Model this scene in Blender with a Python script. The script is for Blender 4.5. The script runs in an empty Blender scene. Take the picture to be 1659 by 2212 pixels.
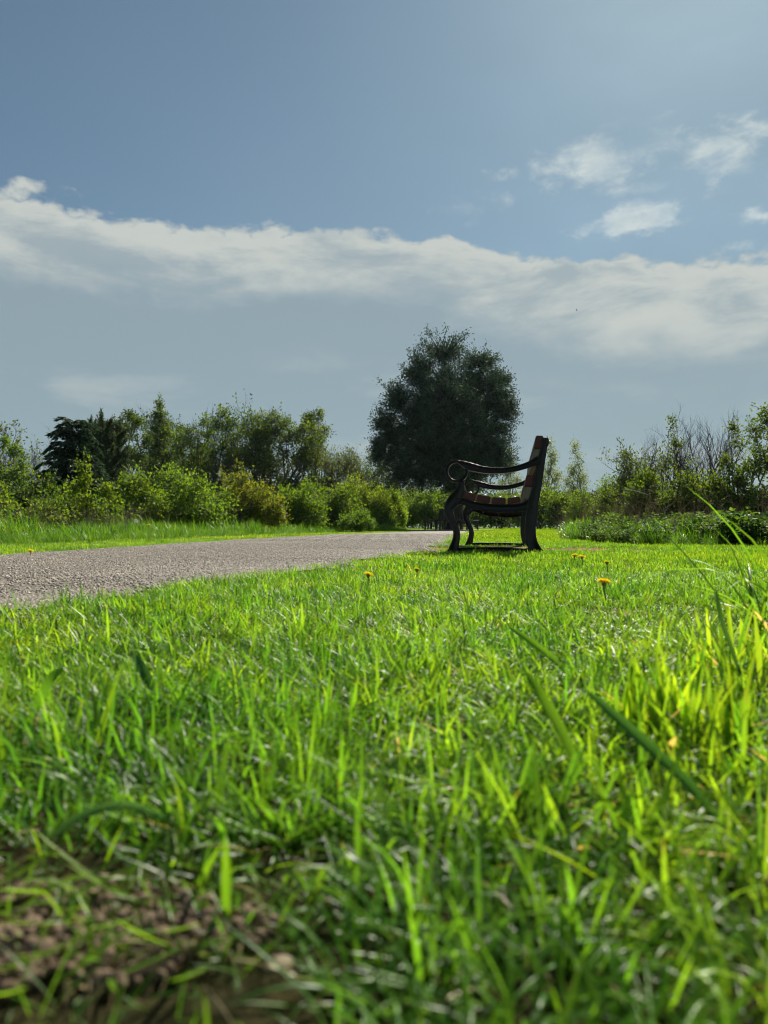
import bpy, bmesh, math, random
import numpy as np
from mathutils import Vector, Matrix

random.seed(7)
rng = np.random.default_rng(7)
R = math.radians
S = bpy.context.scene
COL = S.collection

# ------------------------------------------------------------------ camera
CAMZ = 0.183
F = 1600.0            # focal length in the units used below (image 1659 x 2212)
HORIZ = 1146.0
cam_d = bpy.data.cameras.new('camera')
cam = bpy.data.objects.new('camera', cam_d)
COL.objects.link(cam)
cam_d.sensor_fit = 'VERTICAL'
cam_d.sensor_height = 36.0
cam_d.lens = 36.0 * F / 2212.0
cam_d.clip_start = 0.01
cam_d.clip_end = 3000
cam_d.dof.use_dof = True
cam_d.dof.focus_distance = 6.5
cam_d.dof.aperture_fstop = 7.6
cam_d.dof.aperture_blades = 0
cam.location = (0, 0, CAMZ)
cam.rotation_euler = (R(90 + 1.43), 0, 0)
S.camera = cam

# ------------------------------------------------------------------ light
SUN_EL, SUN_AZ = R(40), R(25)      # azimuth clockwise from +Y (view direction)
sun_dir = Vector((math.cos(SUN_EL) * math.sin(SUN_AZ), math.cos(SUN_EL) * math.cos(SUN_AZ), math.sin(SUN_EL)))
sun_d = bpy.data.lights.new('sun', 'SUN')
sun_d.energy = 5.0
sun_d.angle = R(0.53)
sun_d.color = (1.0, 0.93, 0.80)
sun = bpy.data.objects.new('sun', sun_d)
COL.objects.link(sun)
sun.rotation_euler = (-sun_dir).to_track_quat('-Z', 'Y').to_euler()

S.view_settings.view_transform = 'Standard'
S.view_settings.look = 'None'
S.view_settings.gamma = 1.0
S.view_settings.use_curve_mapping = False
S.view_settings.exposure = 0.65
S.cycles.use_denoising = True
S.cycles.pixel_filter_type = 'BLACKMAN_HARRIS'
S.cycles.filter_width = 1.15
S.cycles.use_adaptive_sampling = True
S.cycles.adaptive_threshold = 0.02
S.cycles.max_bounces = 5
S.cycles.transmission_bounces = 4
S.cycles.diffuse_bounces = 3
S.cycles.glossy_bounces = 2
S.cycles.transparent_max_bounces = 6
S.cycles.sample_clamp_indirect = 6.0


class N:
    """small helper for node trees"""
    def __init__(s, tree):
        s.t = tree

    def new(s, typ, **kw):
        n = s.t.nodes.new(typ)
        for k, v in kw.items():
            setattr(n, k, v)
        return n

    def put(s, sock, v):
        if isinstance(v, bpy.types.NodeSocket):
            s.t.links.new(v, sock)
        else:
            sock.default_value = v

    def m(s, op, a, b=0.0, c=None, clamp=False):
        n = s.new('ShaderNodeMath', operation=op)
        n.use_clamp = clamp
        s.put(n.inputs[0], a)
        s.put(n.inputs[1], b)
        if c is not None:
            s.put(n.inputs[2], c)
        return n.outputs[0]

    def step(s, v, lo, hi):
        n = s.new('ShaderNodeMapRange', interpolation_type='SMOOTHSTEP')
        s.put(n.inputs[0], v)
        s.put(n.inputs[1], lo)
        s.put(n.inputs[2], hi)
        return n.outputs[0]

    def noise(s, vec, scale, detail=6, rough=0.55, dist=0.0, out=0):
        n = s.new('ShaderNodeTexNoise')
        s.put(n.inputs['Vector'], vec)
        n.inputs['Scale'].default_value = scale
        n.inputs['Detail'].default_value = detail
        n.inputs['Roughness'].default_value = rough
        n.inputs['Distortion'].default_value = dist
        return n.outputs[out]

    def mix(s, f, a, b, mode='MIX'):
        n = s.new('ShaderNodeMix', data_type='RGBA', blend_type=mode)
        s.put(n.inputs[0], f)
        s.put(n.inputs[6], a if isinstance(a, bpy.types.NodeSocket) else (*a, 1))
        s.put(n.inputs[7], b if isinstance(b, bpy.types.NodeSocket) else (*b, 1))
        return n.outputs[2]

    def vmul(s, v, k):
        n = s.new('ShaderNodeVectorMath', operation='MULTIPLY')
        s.put(n.inputs[0], v)
        n.inputs[1].default_value = k
        return n.outputs[0]


# ------------------------------------------------------------------ sky
def build_world():
    w = bpy.data.worlds.new('World')
    S.world = w
    w.use_nodes = True
    w.cycles.sampling_method = 'AUTOMATIC'
    t = w.node_tree
    t.nodes.clear()
    n = N(t)
    STR = 0.10
    K = 1.0 / STR
    sky = n.new('ShaderNodeTexSky', sky_type='NISHITA')
    sky.sun_disc = False
    sky.sun_elevation = SUN_EL
    sky.sun_rotation = SUN_AZ
    sky.altitude = 50
    sky.air_density = 1.0
    sky.dust_density = 0.42
    sky.ozone_density = 2.0
    hsv = n.new('ShaderNodeHueSaturation')
    hsv.inputs['Saturation'].default_value = 0.82
    hsv.inputs['Value'].default_value = 0.44
    t.links.new(n.mix(1.0, sky.outputs[0], (0.74, 1.02, 1.00), 'MULTIPLY'), hsv.inputs['Color'])
    tc = n.new('ShaderNodeTexCoord')
    d = tc.outputs['Generated']
    sep = n.new('ShaderNodeSeparateXYZ')
    t.links.new(d, sep.inputs[0])
    x, y, z = sep.outputs
    flat = n.vmul(d, (1.0, 1.0, 1.7))
    n1 = n.noise(flat, 3.2, 9, 0.56, 0.15)
    n2 = n.noise(flat, 9.0, 9, 0.62, 0.25)
    def billow(scale):
        return n.m('ABSOLUTE', n.m('SUBTRACT', n.m('MULTIPLY', n.noise(flat, scale, 5, 0.5, 0.1), 2.0), 1.0))
    n3 = n.noise(n.vmul(d, (1.0, 1.0, 3.2)), 6.0, 9, 0.62, 0.25)
    # upper edge of the bank of cloud: z = edge(x)
    px = n.m('MAXIMUM', n.m('SUBTRACT', x, -0.02), 0.0)
    edge = n.m('SUBTRACT', 0.372, n.m('MULTIPLY', px, 0.135))
    edge = n.m('ADD', edge, n.m('MULTIPLY', n.m('SUBTRACT', n1, 0.5), 0.075))
    edge = n.m('ADD', edge, n.m('MULTIPLY', billow(8.0), 0.050))
    edge = n.m('ADD', edge, n.m('MULTIPLY', billow(19.0), 0.022))
    edge = n.m('ADD', edge, n.m('MULTIPLY', n.m('SUBTRACT', n.noise(flat, 26.0, 6, 0.6, 0.1), 0.5), 0.022))
    h = n.m('SUBTRACT', edge, z)                       # height below the edge
    top = n.step(h, -0.002, 0.011)
    # depth of the bright crest grows towards the sun side
    depth = n.m('ADD', 0.070, n.m('MULTIPLY', n.step(x, -0.1, 0.35), 0.028))
    crest = n.m('SUBTRACT', 1.0, n.step(h, n.m('MULTIPLY', depth, 0.60), n.m('MULTIPLY', depth, 1.45)))
    crest = n.m('MULTIPLY', crest, top)
    crest = n.m('MULTIPLY', crest, n.m('ADD', 0.25, n.m('MULTIPLY', 0.75, n.step(n.m('ADD', n3, n.m('MULTIPLY', n.step(h, 0.03, 0.0), 0.15)), 0.34, 0.60))))
    low = n.m('MULTIPLY', n.step(n.noise(n.vmul(d, (1.0, 1.0, 3.0)), 4.0, 8, 0.55, 0.2), 0.50, 0.70), 0.32)   # pale streaks lower down
    low = n.m('MULTIPLY', low, n.step(h, 0.12, 0.2))
    bright = n.m('MAXIMUM', n.m('MULTIPLY', crest, 0.78), low)
    # loose clouds above the bank

    def puff(cx, cy, cz, rx, rz, lo, hi):
        v = Vector((cx, cy, cz)).normalized()
        side = Vector((v.y, -v.x, 0)).normalized()
        up = side.cross(v) * -1
        def dotv(k):
            q = n.new('ShaderNodeVectorMath', operation='DOT_PRODUCT')
            t.links.new(d, q.inputs[0])
            q.inputs[1].default_value = k
            return q.outputs['Value']
        a = n.m('DIVIDE', dotv(side), rx)
        b = n.m('DIVIDE', n.m('SUBTRACT', dotv(up), 0.0), rz)
        rr = n.m('SQRT', n.m('ADD', n.m('MULTIPLY', a, a), n.m('MULTIPLY', b, b)))
        fr = n.step(dotv(v), 0.0, 0.2)
        body = n.m('SUBTRACT', 1.0, n.m('MULTIPLY', rr, 0.62))
        dens = n.m('ADD', body, n.m('MULTIPLY', n.m('SUBTRACT', n5, 0.5), 2.0))
        dens = n.m('ADD', dens, n.m('MULTIPLY', n.m('SUBTRACT', n4, 0.5), 1.5))
        return n.m('MULTIPLY', n.step(dens, lo, hi), fr)

    off = n.new('ShaderNodeVectorMath', operation='ADD')
    n.put(off.inputs[0], flat)
    off.inputs[1].default_value = (3.1, 1.7, 5.3)
    n5 = n.noise(off.outputs[0], 15.0, 8, 0.6, 0.3)
    n4 = n.noise(flat, 34.0, 7, 0.62, 0.2)
    def D(px_, py_):
        return ((px_ - 829), F, (HORIZ - py_))
    puffs = None
    for (cx, cy, rx, rz, lo, hi) in ((1325, 335, 0.098, 0.030, 0.30, 1.20), (1568, 310, 0.050, 0.034, 0.30, 1.20),
                                     (1365, 472, 0.066, 0.018, 0.22, 0.95), (1650, 462, 0.035, 0.012, 0.3, 1.2),
                                     (1010, 440, 0.09, 0.022, 0.55, 2.2), (1590, 530, 0.04, 0.010, 0.4, 1.5), (1360, 400, 0.06, 0.012, 0.5, 1.7)):
        p = puff(*D(cx, cy), rx, rz, lo, hi)
        puffs = p if puffs is None else n.m('MAXIMUM', puffs, p)
    veil = n.m('MULTIPLY', n.step(n.noise(n.vmul(d, (1.0, 1.0, 2.2)), 1.7, 5, 0.55, 0.2), 0.25, 0.75), n.m('ADD', 0.04, n.m('MULTIPLY', n.step(x, -0.45, 0.25), 0.50)))
    c = n.mix(veil, hsv.outputs[0], tuple(k * K for k in (0.150, 0.212, 0.252)))
    c = n.mix(n.m('MULTIPLY', top, 0.80), c, tuple(k * K for k in (0.190, 0.242, 0.266)))
    c = n.mix(bright, c, tuple(k * K for k in (0.405, 0.420, 0.388)))
    c = n.mix(n.m('MULTIPLY', n.m('MULTIPLY', puffs, 0.75), n.m('ADD', 0.35, n.m('MULTIPLY', n.step(n2, 0.30, 0.62), 0.65))), c, tuple(k * K for k in (0.50, 0.525, 0.485)))
    bg = n.new('ShaderNodeBackground')
    bg.inputs['Strength'].default_value = STR
    t.links.new(c, bg.inputs['Color'])
    out = n.new('ShaderNodeOutputWorld')
    t.links.new(bg.outputs[0], out.inputs[0])


build_world()


# ------------------------------------------------------------------ helpers
def tag(o, label=None, cat=None, group=None, kind=None):
    if label: o['label'] = label
    if cat: o['category'] = cat
    if group: o['group'] = group
    if kind: o['kind'] = kind
    return o


def empty(name, loc=(0, 0, 0), rz=0.0):
    o = bpy.data.objects.new(name, None)
    o.empty_display_size = 0.1
    COL.objects.link(o)
    o.location = loc
    o.rotation_euler = (0, 0, rz)
    return o


def link(name, me, mat=None, parent=None):
    o = bpy.data.objects.new(name, me)
    COL.objects.link(o)
    if mat is not None and not me.materials:
        me.materials.append(mat)
    if parent is not None:
        o.parent = parent
    return o


def np_mesh(name, verts, faces, cols=None, smooth=False, mat=None):
    """faces: (n,k) array or list of arrays with equal k each"""
    me = bpy.data.meshes.new(name)
    verts = np.asarray(verts, dtype=np.float32)
    groups = [np.asarray(f, dtype=np.int32) for f in (faces if isinstance(faces, list) else [faces]) if len(f)]
    me.vertices.add(len(verts))
    me.vertices.foreach_set('co', verts.ravel())
    loops = np.concatenate([g.ravel() for g in groups])
    tot = np.concatenate([np.full(len(g), g.shape[1], dtype=np.int32) for g in groups])
    start = np.concatenate([[0], np.cumsum(tot)[:-1]]).astype(np.int32)
    me.loops.add(len(loops))
    me.loops.foreach_set('vertex_index', loops)
    me.polygons.add(len(tot))
    me.polygons.foreach_set('loop_start', start)
    me.polygons.foreach_set('loop_total', tot)
    if smooth:
        me.polygons.foreach_set('use_smooth', np.ones(len(tot), dtype=bool))
    me.update(calc_edges=True)
    if cols is not None:
        a = me.color_attributes.new('col', 'FLOAT_COLOR', 'POINT')
        c = np.ones((len(verts), 4), dtype=np.float32)
        c[:, :3] = cols
        a.data.foreach_set('color', c.ravel())
    if mat is not None:
        me.materials.append(mat)
    return me


def vnoise(x, y, seed=0):
    """smooth value noise in numpy, 0..1"""
    xi, yi = np.floor(x).astype(np.int64), np.floor(y).astype(np.int64)
    fx, fy = x - xi, y - yi
    fx, fy = fx * fx * (3 - 2 * fx), fy * fy * (3 - 2 * fy)
    def hsh(a, b):
        q = (a * 374761393 + b * 668265263 + seed * 1442695041) & 0xffffffff
        q = ((q ^ (q >> 13)) * 1274126177) & 0xffffffff
        return ((q ^ (q >> 16)) & 0xffff) / 65535.0
    return (hsh(xi, yi) * (1 - fx) + hsh(xi + 1, yi) * fx) * (1 - fy) + (hsh(xi, yi + 1) * (1 - fx) + hsh(xi + 1, yi + 1) * fx) * fy


def gz(x, y):
    x = np.asarray(x, dtype=float)
    y = np.asarray(y, dtype=float)
    return 0.006 * np.clip(y, -4, 75) + 0.010 * (vnoise(x * 0.9 + 50, y * 0.9 + 50, 3) - 0.5) + 0.03 * (vnoise(x * .15 + 9, y * .15 + 9, 5) - 0.5) * np.clip(y / 12, 0, 1)


def gzf(x, y):
    return float(gz(np.array([x]), np.array([y]))[0])


# path edges (x at given y)
PY = np.array([-6, -3, 0, 1.5, 2.7, 4.7, 7, 10, 14, 19, 24, 28, 31.0])
PR = np.array([-4.2, -2.6, -1.30, -0.78, -0.42, 0.12, 0.50, 0.92, 1.48, 2.15, 2.85, 3.45, 4.0])
PL = np.array([-7.0, -5.2, -3.55, -2.95, -2.62, -2.25, -2.12, -1.76, -1.20, -0.32, 0.72, 1.55, 2.1])
TREE = (3.0, 33.0)


def path_lr(y):
    return np.interp(y, PY, PL), np.interp(y, PY, PR)


# ------------------------------------------------------------------ materials
def new_mat(name):
    m = bpy.data.materials.new(name)
    m.use_nodes = True
    m.node_tree.nodes.clear()
    return m, N(m.node_tree)


def leaf_mat(name, trans=0.45, rough=0.42, spec=0.4, boost=(1.9, 1.7, 0.9), rnd=0.25, patch=0.0):
    m, n = new_mat(name)
    at = n.new('ShaderNodeAttribute', attribute_name='col')
    oi = n.new('ShaderNodeObjectInfo')
    hs = n.new('ShaderNodeHueSaturation')
    n.put(hs.inputs['Color'], at.outputs['Color'])
    n.put(hs.inputs['Value'], n.m('ADD', 1.0 - rnd / 2, n.m('MULTIPLY', oi.outputs['Random'], rnd)))
    n.put(hs.inputs['Hue'], n.m('ADD', 0.49, n.m('MULTIPLY', oi.outputs['Random'], 0.02)))
    if patch:      # lush and dry patches of the sward
        ge = n.new('ShaderNodeNewGeometry')
        a = n.noise(ge.outputs['Position'], 3.2, 3, 0.6)
        b = n.noise(n.vmul(ge.outputs['Position'], (1, 1, 0.2)), 14.0, 2, 0.5)
        k = n.m('ADD', n.m('MULTIPLY', a, 0.6), n.m('MULTIPLY', b, 0.4))
        n.put(hs.inputs['Value'], n.m('ADD', 1.0 - patch, n.m('MULTIPLY', n.step(k, 0.34, 0.66), 1.6 * patch)))
        n.put(hs.inputs['Hue'], n.m('SUBTRACT', 0.514, n.m('MULTIPLY', n.step(a, 0.3, 0.7), 0.030)))
    p = n.new('ShaderNodeBsdfPrincipled')
    n.put(p.inputs['Base Color'], hs.outputs[0])
    p.inputs['Roughness'].default_value = rough
    p.inputs['Specular IOR Level'].default_value = spec
    tr = n.new('ShaderNodeBsdfTranslucent')
    n.put(tr.inputs['Color'], n.mix(1.0, hs.outputs[0], boost, 'MULTIPLY'))
    mx = n.new('ShaderNodeMixShader')
    mx.inputs[0].default_value = trans
    n.t.links.new(p.outputs[0], mx.inputs[1])
    n.t.links.new(tr.outputs[0], mx.inputs[2])
    o = n.new('ShaderNodeOutputMaterial')
    n.t.links.new(mx.outputs[0], o.inputs[0])
    return m


def plain_mat(name, col, rough=0.6, var=0.25, scale=20.0, bump=0.2, spec=0.4, metallic=0.0, use_attr=False, coat=0.0, bscale=None):
    m, n = new_mat(name)
    tc = n.new('ShaderNodeTexCoord')
    nz = n.noise(tc.outputs['Object'], scale, 7, 0.6, 0.2)
    p = n.new('ShaderNodeBsdfPrincipled')
    if use_attr:
        base = n.new('ShaderNodeAttribute', attribute_name='col').outputs['Color']
    else:
        base = n.mix(0.0, col, col)
    k = n.m('ADD', 1.0 - var, n.m('MULTIPLY', nz, 2 * var))
    cmb = n.new('ShaderNodeCombineColor')
    for i in range(3):
        n.put(cmb.inputs[i], k)
    n.put(p.inputs['Base Color'], n.mix(1.0, base, cmb.outputs[0], 'MULTIPLY'))
    n.put(p.inputs['Roughness'], n.m('ADD', rough - 0.1, n.m('MULTIPLY', nz, 0.2)))
    p.inputs['Specular IOR Level'].default_value = spec
    p.inputs['Metallic'].default_value = metallic
    p.inputs['Coat Weight'].default_value = coat
    if bump:
        b = n.new('ShaderNodeBump')
        b.inputs['Strength'].default_value = bump
        b.inputs['Distance'].default_value = 0.01
        n.put(b.inputs['Height'], n.noise(tc.outputs['Object'], bscale or scale * 3, 6, 0.6))
        n.t.links.new(b.outputs[0], p.inputs['Normal'])
    o = n.new('ShaderNodeOutputMaterial')
    n.t.links.new(p.outputs[0], o.inputs[0])
    return m


M_GRASS = leaf_mat('grass_blade', 0.54, 0.34, 0.30, (2.2, 1.95, 0.8), 0.35, 0.34)
M_LEAF = leaf_mat('spring_leaf', 0.45, 0.6, 0.2, (2.6, 2.2, 0.7), 0.0)
M_DARKLEAF = leaf_mat('evergreen_leaf', 0.24, 0.6, 0.22, (1.2, 1.2, 0.8), 0.0)
M_BARK = plain_mat('bark', (1, 1, 1), 0.85, 0.35, 14.0, 0.6, 0.2, use_attr=True)
M_STRAW = leaf_mat('dry_stem', 0.25, 0.6, 0.3, (1.2, 1.1, 0.9), 0.3)
M_IRON = plain_mat('black_iron_paint', (0.0055, 0.0062, 0.0075), 0.36, 0.3, 30.0, 0.15, 0.4, bscale=160)
M_REDWOOD = plain_mat('red_brown_painted_wood', (0.088, 0.027, 0.019), 0.55, 0.35, 18.0, 0.35, 0.35)
M_GREYWOOD = plain_mat('weathered_pale_wood', (0.19, 0.175, 0.13), 0.75, 0.25, 18.0, 0.4, 0.25)
M_TREESEAT = plain_mat('dark_stained_wood', (0.050, 0.048, 0.042), 0.6, 0.3, 12.0, 0.3, 0.35)
M_BOLT = plain_mat('zinc_bolt', (0.75, 0.73, 0.68), 0.4, 0.1, 40.0, 0.0, 0.5, metallic=0.3)


def ground_mat():
    m, n = new_mat('soil_and_thatch')
    tc = n.new('ShaderNodeTexCoord')
    P = tc.outputs['Object']
    wear = n.new('ShaderNodeAttribute', attribute_name='col')
    sp = n.new('ShaderNodeSeparateColor')
    n.put(sp.inputs[0], wear.outputs['Color'])
    big = n.noise(P, 1.4, 8, 0.6)
    fine = n.noise(P, 60, 8, 0.7, 0.4)
    soil = n.mix(n.step(fine, 0.3, 0.7), (0.045, 0.030, 0.018), (0.17, 0.115, 0.070))
    thatch = n.mix(n.step(fine, 0.35, 0.65), (0.018, 0.020, 0.009), (0.060, 0.056, 0.026))
    far = n.mix(n.step(big, 0.3, 0.7), (0.050, 0.115, 0.016), (0.085, 0.160, 0.022))
    c = n.mix(n.step(big, 0.35, 0.75), thatch, n.mix(0.4, thatch, soil))
    c = n.mix(sp.outputs[1], c, far)
    tan = n.mix(n.step(fine, 0.3, 0.72), (0.14, 0.095, 0.055), (0.40, 0.29, 0.17))
    c = n.mix(sp.outputs[0], c, tan)
    c = n.mix(sp.outputs[2], c, soil)
    p = n.new('ShaderNodeBsdfPrincipled')
    n.put(p.inputs['Base Color'], c)
    p.inputs['Roughness'].default_value = 1.0
    p.inputs['Specular IOR Level'].default_value = 0.0
    b = n.new('ShaderNodeBump')
    b.inputs['Strength'].default_value = 0.9
    b.inputs['Distance'].default_value = 0.012
    n.put(b.inputs['Height'], fine)
    n.t.links.new(b.outputs[0], p.inputs['Normal'])
    o = n.new('ShaderNodeOutputMaterial')
    n.t.links.new(p.outputs[0], o.inputs[0])
    return m


def path_mat():
    m, n = new_mat('tar_and_chip')
    tc = n.new('ShaderNodeTexCoord')
    P = tc.outputs['Object']
    vor = n.new('ShaderNodeTexVoronoi', feature='F1')
    n.put(vor.inputs['Vector'], P)
    vor.inputs['Scale'].default_value = 130
    big = n.noise(P, 1.1, 7, 0.6)
    fine = n.noise(P, 70, 5, 0.6)
    sc = n.new('ShaderNodeSeparateColor')
    n.put(sc.inputs[0], vor.outputs['Color'])
    c = n.mix(sc.outputs[0], (0.205, 0.176, 0.142), (0.45, 0.388, 0.312))
    c = n.mix(n.step(vor.outputs['Distance'], 0.35, 0.75), c, (0.055, 0.050, 0.046))
    c = n.mix(n.step(big, 0.35, 0.7), c, n.mix(0.55, c, (0.14, 0.125, 0.105)))
    c = n.mix(n.step(n.noise(n.vmul(P, (1.0, 0.25, 1.0)), 2.6, 6, 0.65, 0.5), 0.52, 0.72), c, n.mix(0.5, c, (0.46, 0.39, 0.31)))
    p = n.new('ShaderNodeBsdfPrincipled')
    n.put(p.inputs['Base Color'], c)
    p.inputs['Roughness'].default_value = 0.75
    p.inputs['Specular IOR Level'].default_value = 0.35
    b = n.new('ShaderNodeBump', invert=True)
    b.inputs['Strength'].default_value = 0.9
    b.inputs['Distance'].default_value = 0.006
    n.put(b.inputs['Height'], n.m('ADD', vor.outputs['Distance'], n.m('MULTIPLY', fine, 0.6)))
    n.t.links.new(b.outputs[0], p.inputs['Normal'])
    o = n.new('ShaderNodeOutputMaterial')
    n.t.links.new(p.outputs[0], o.inputs[0])
    return m


# ------------------------------------------------------------------ ground, path
def wear_at(x, y):
    """0..1 trodden tan ground round the bench and small bald spots"""
    nz = vnoise(x * 6, y * 6, 11) * 0.5 + vnoise(x * 17, y * 17, 12) * 0.5
    def ell(cx, cy, rx, ry):
        return 1.25 - np.sqrt(((x - cx) / rx) ** 2 + ((y - cy) / ry) ** 2)
    w = np.maximum.reduce([ell(0.35, 6.1, 0.42, 1.2), ell(1.50, 5.75, 0.80, 0.75), ell(1.0, 6.4, 0.45, 1.0), ell(0.50, 1.55, 0.07, 0.10) * 0.8])
    return np.clip((w + (nz - 0.5) * 1.3 - 0.35) * 2.2, 0, 1)


def soil_at(x, y):
    nz = vnoise(x * 30, y * 30, 21) * 0.6 + vnoise(x * 90, y * 90, 22) * 0.4
    def ell(cx, cy, rx, ry):
        return 1.0 - np.sqrt(((x - cx) / rx) ** 2 + ((y - cy) / ry) ** 2)
    w = np.maximum.reduce([ell(-0.165, 0.335, 0.120, 0.055), ell(0.72, 1.25, 0.10, 0.14)])
    return np.clip((w + (nz - 0.5) * 0.45) * 3.0, 0, 1)


def build_ground():
    a = np.concatenate([np.linspace(0, 0.5, 42)[:-1], 0.5 + np.linspace(0, 1, 60) * 1.7, 2.2 + (np.linspace(0, 1, 110)[1:] ** 2.6) * 420])
    ys = np.concatenate([-(np.linspace(0, 1, 14)[1:] ** 1.6)[::-1] * 60, np.linspace(0, 1, 90) * 1.2, 1.2 + np.linspace(0, 1, 110)[1:] * 8.3,
                         9.5 + (np.linspace(0, 1, 90)[1:] ** 2.4) * 700])
    xs = np.concatenate([-a[::-1][:-1], a])
    X, Y = np.meshgrid(xs, ys)
    Z = gz(X, Y)
    Z = Z - 0.006 * soil_at(X, Y)
    V = np.stack([X, Y, Z], -1).reshape(-1, 3)
    nx, ny = len(xs), len(ys)
    i = np.arange(nx * ny).reshape(ny, nx)
    Fq = np.stack([i[:-1, :-1], i[:-1, 1:], i[1:, 1:], i[1:, :-1]], -1).reshape(-1, 4)
    col = np.zeros((len(V), 3))
    col[:, 0] = wear_at(V[:, 0], V[:, 1])
    col[:, 1] = np.clip((V[:, 1] - 9) / 25, 0, 1) * 0.8
    col[:, 2] = soil_at(V[:, 0], V[:, 1])
    me = np_mesh('ground', V, Fq, col, True, ground_mat())
    o = link('ground', me)
    tag(o, 'grassy park ground with bare soil and worn patches', None, None, 'structure')

    # path
    yy = np.concatenate([np.linspace(-6, 8, 150), np.linspace(8, 31, 110)[1:]])
    L, Rr = path_lr(yy)
    wob = lambda s: (vnoise(yy * 2.3, yy * 0 + s, s) - 0.5) * 0.10 + (vnoise(yy * 9, yy * 0 + s, s + 1) - 0.5) * 0.04
    L = L + wob(31)
    Rr = Rr + wob(41)
    k = 15
    tt = np.linspace(0, 1, k)
    X = L[:, None] * (1 - tt) + Rr[:, None] * tt
    Y = np.repeat(yy[:, None], k, 1)
    Z = gz(X, Y) + 0.010 + 0.012 * np.sin(np.pi * tt)[None, :]
    V = np.stack([X, Y, Z], -1).reshape(-1, 3)
    i = np.arange(len(V)).reshape(len(yy), k)
    Fq = np.stack([i[:-1, :-1], i[:-1, 1:], i[1:, 1:], i[1:, :-1]], -1).reshape(-1, 4)
    pm = path_mat()
    o = link('path', np_mesh('path', V, Fq, None, True, pm))
    tag(o, 'pale gravel-surfaced footpath curving away to the tree seat', None, None, 'structure')
    # paved pad round the tree
    th = np.linspace(0, 2 * np.pi, 40, endpoint=False)
    r = 2.15 + 0.2 * (vnoise(np.cos(th) * 2 + 5, np.sin(th) * 2 + 5, 8) - .5)
    ring = np.stack([TREE[0] + r * np.cos(th), TREE[1] + r * np.sin(th)], -1)
    ring = np.vstack([[TREE[0], TREE[1]], ring])
    V = np.column_stack([ring, gz(ring[:, 0], ring[:, 1]) + 0.02])
    Ft = np.array([[0, 1 + a_, 1 + (a_ + 1) % 40] for a_ in range(40)])
    o = link('path_pad', np_mesh('path_pad', V, Ft, None, False, pm))
    tag(o, 'round gravel pad under the tree seat', None, None, 'structure')


build_ground()


# ------------------------------------------------------------------ scatter by geometry nodes (stuff only)
def scatter(name, pts, rot, scl, idx, variants, label):
    """pts (n,3), rot euler (n,3), scl (n,3), idx (n) into the meshes in variants"""
    coll = bpy.data.collections.new(name + '_kinds')
    for k, me in enumerate(variants):
        coll.objects.link(bpy.data.objects.new('%s_kind_%02d' % (name, k), me))
    me = bpy.data.meshes.new(name)
    me.vertices.add(len(pts))
    me.vertices.foreach_set('co', np.asarray(pts, dtype=np.float32).ravel())
    for an, typ, dat in (('rot', 'FLOAT_VECTOR', rot), ('scl', 'FLOAT_VECTOR', scl)):
        a = me.attributes.new(an, typ, 'POINT')
        a.data.foreach_set('vector', np.asarray(dat, dtype=np.float32).ravel())
    a = me.attributes.new('kind_index', 'INT', 'POINT')
    a.data.foreach_set('value', np.asarray(idx, dtype=np.int32))
    me.update()
    o = link(name, me)
    g = bpy.data.node_groups.new(name + '_scatter', 'GeometryNodeTree')
    g.interface.new_socket('Geometry', in_out='INPUT', socket_type='NodeSocketGeometry')
    g.interface.new_socket('Geometry', in_out='OUTPUT', socket_type='NodeSocketGeometry')
    gi = g.nodes.new('NodeGroupInput')
    go = g.nodes.new('NodeGroupOutput')
    ip = g.nodes.new('GeometryNodeInstanceOnPoints')
    ci = g.nodes.new('GeometryNodeCollectionInfo')
    ci.inputs['Collection'].default_value = coll
    ci.inputs['Separate Children'].default_value = True
    ci.inputs['Reset Children'].default_value = True
    ip.inputs['Pick Instance'].default_value = True
    def attr(nm, typ):
        q = g.nodes.new('GeometryNodeInputNamedAttribute')
        q.data_type = typ
        q.inputs['Name'].default_value = nm
        return q.outputs['Attribute']
    g.links.new(gi.outputs[0], ip.inputs['Points'])
    g.links.new(ci.outputs[0], ip.inputs['Instance'])
    g.links.new(attr('kind_index', 'INT'), ip.inputs['Instance Index'])
    g.links.new(attr('rot', 'FLOAT_VECTOR'), ip.inputs['Rotation'])
    g.links.new(attr('scl', 'FLOAT_VECTOR'), ip.inputs['Scale'])
    g.links.new(ip.outputs[0], go.inputs[0])
    md = o.modifiers.new('scatter', 'NODES')
    md.node_group = g
    tag(o, label, None, None, 'stuff')
    return o


GREEN_DARK = np.array([0.032, 0.115, 0.019])
GREEN_MID = np.array([0.086, 0.222, 0.016])
GREEN_YEL = np.array([0.205, 0.340, 0.016])
STRAW = np.array([0.42, 0.33, 0.16])


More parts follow.
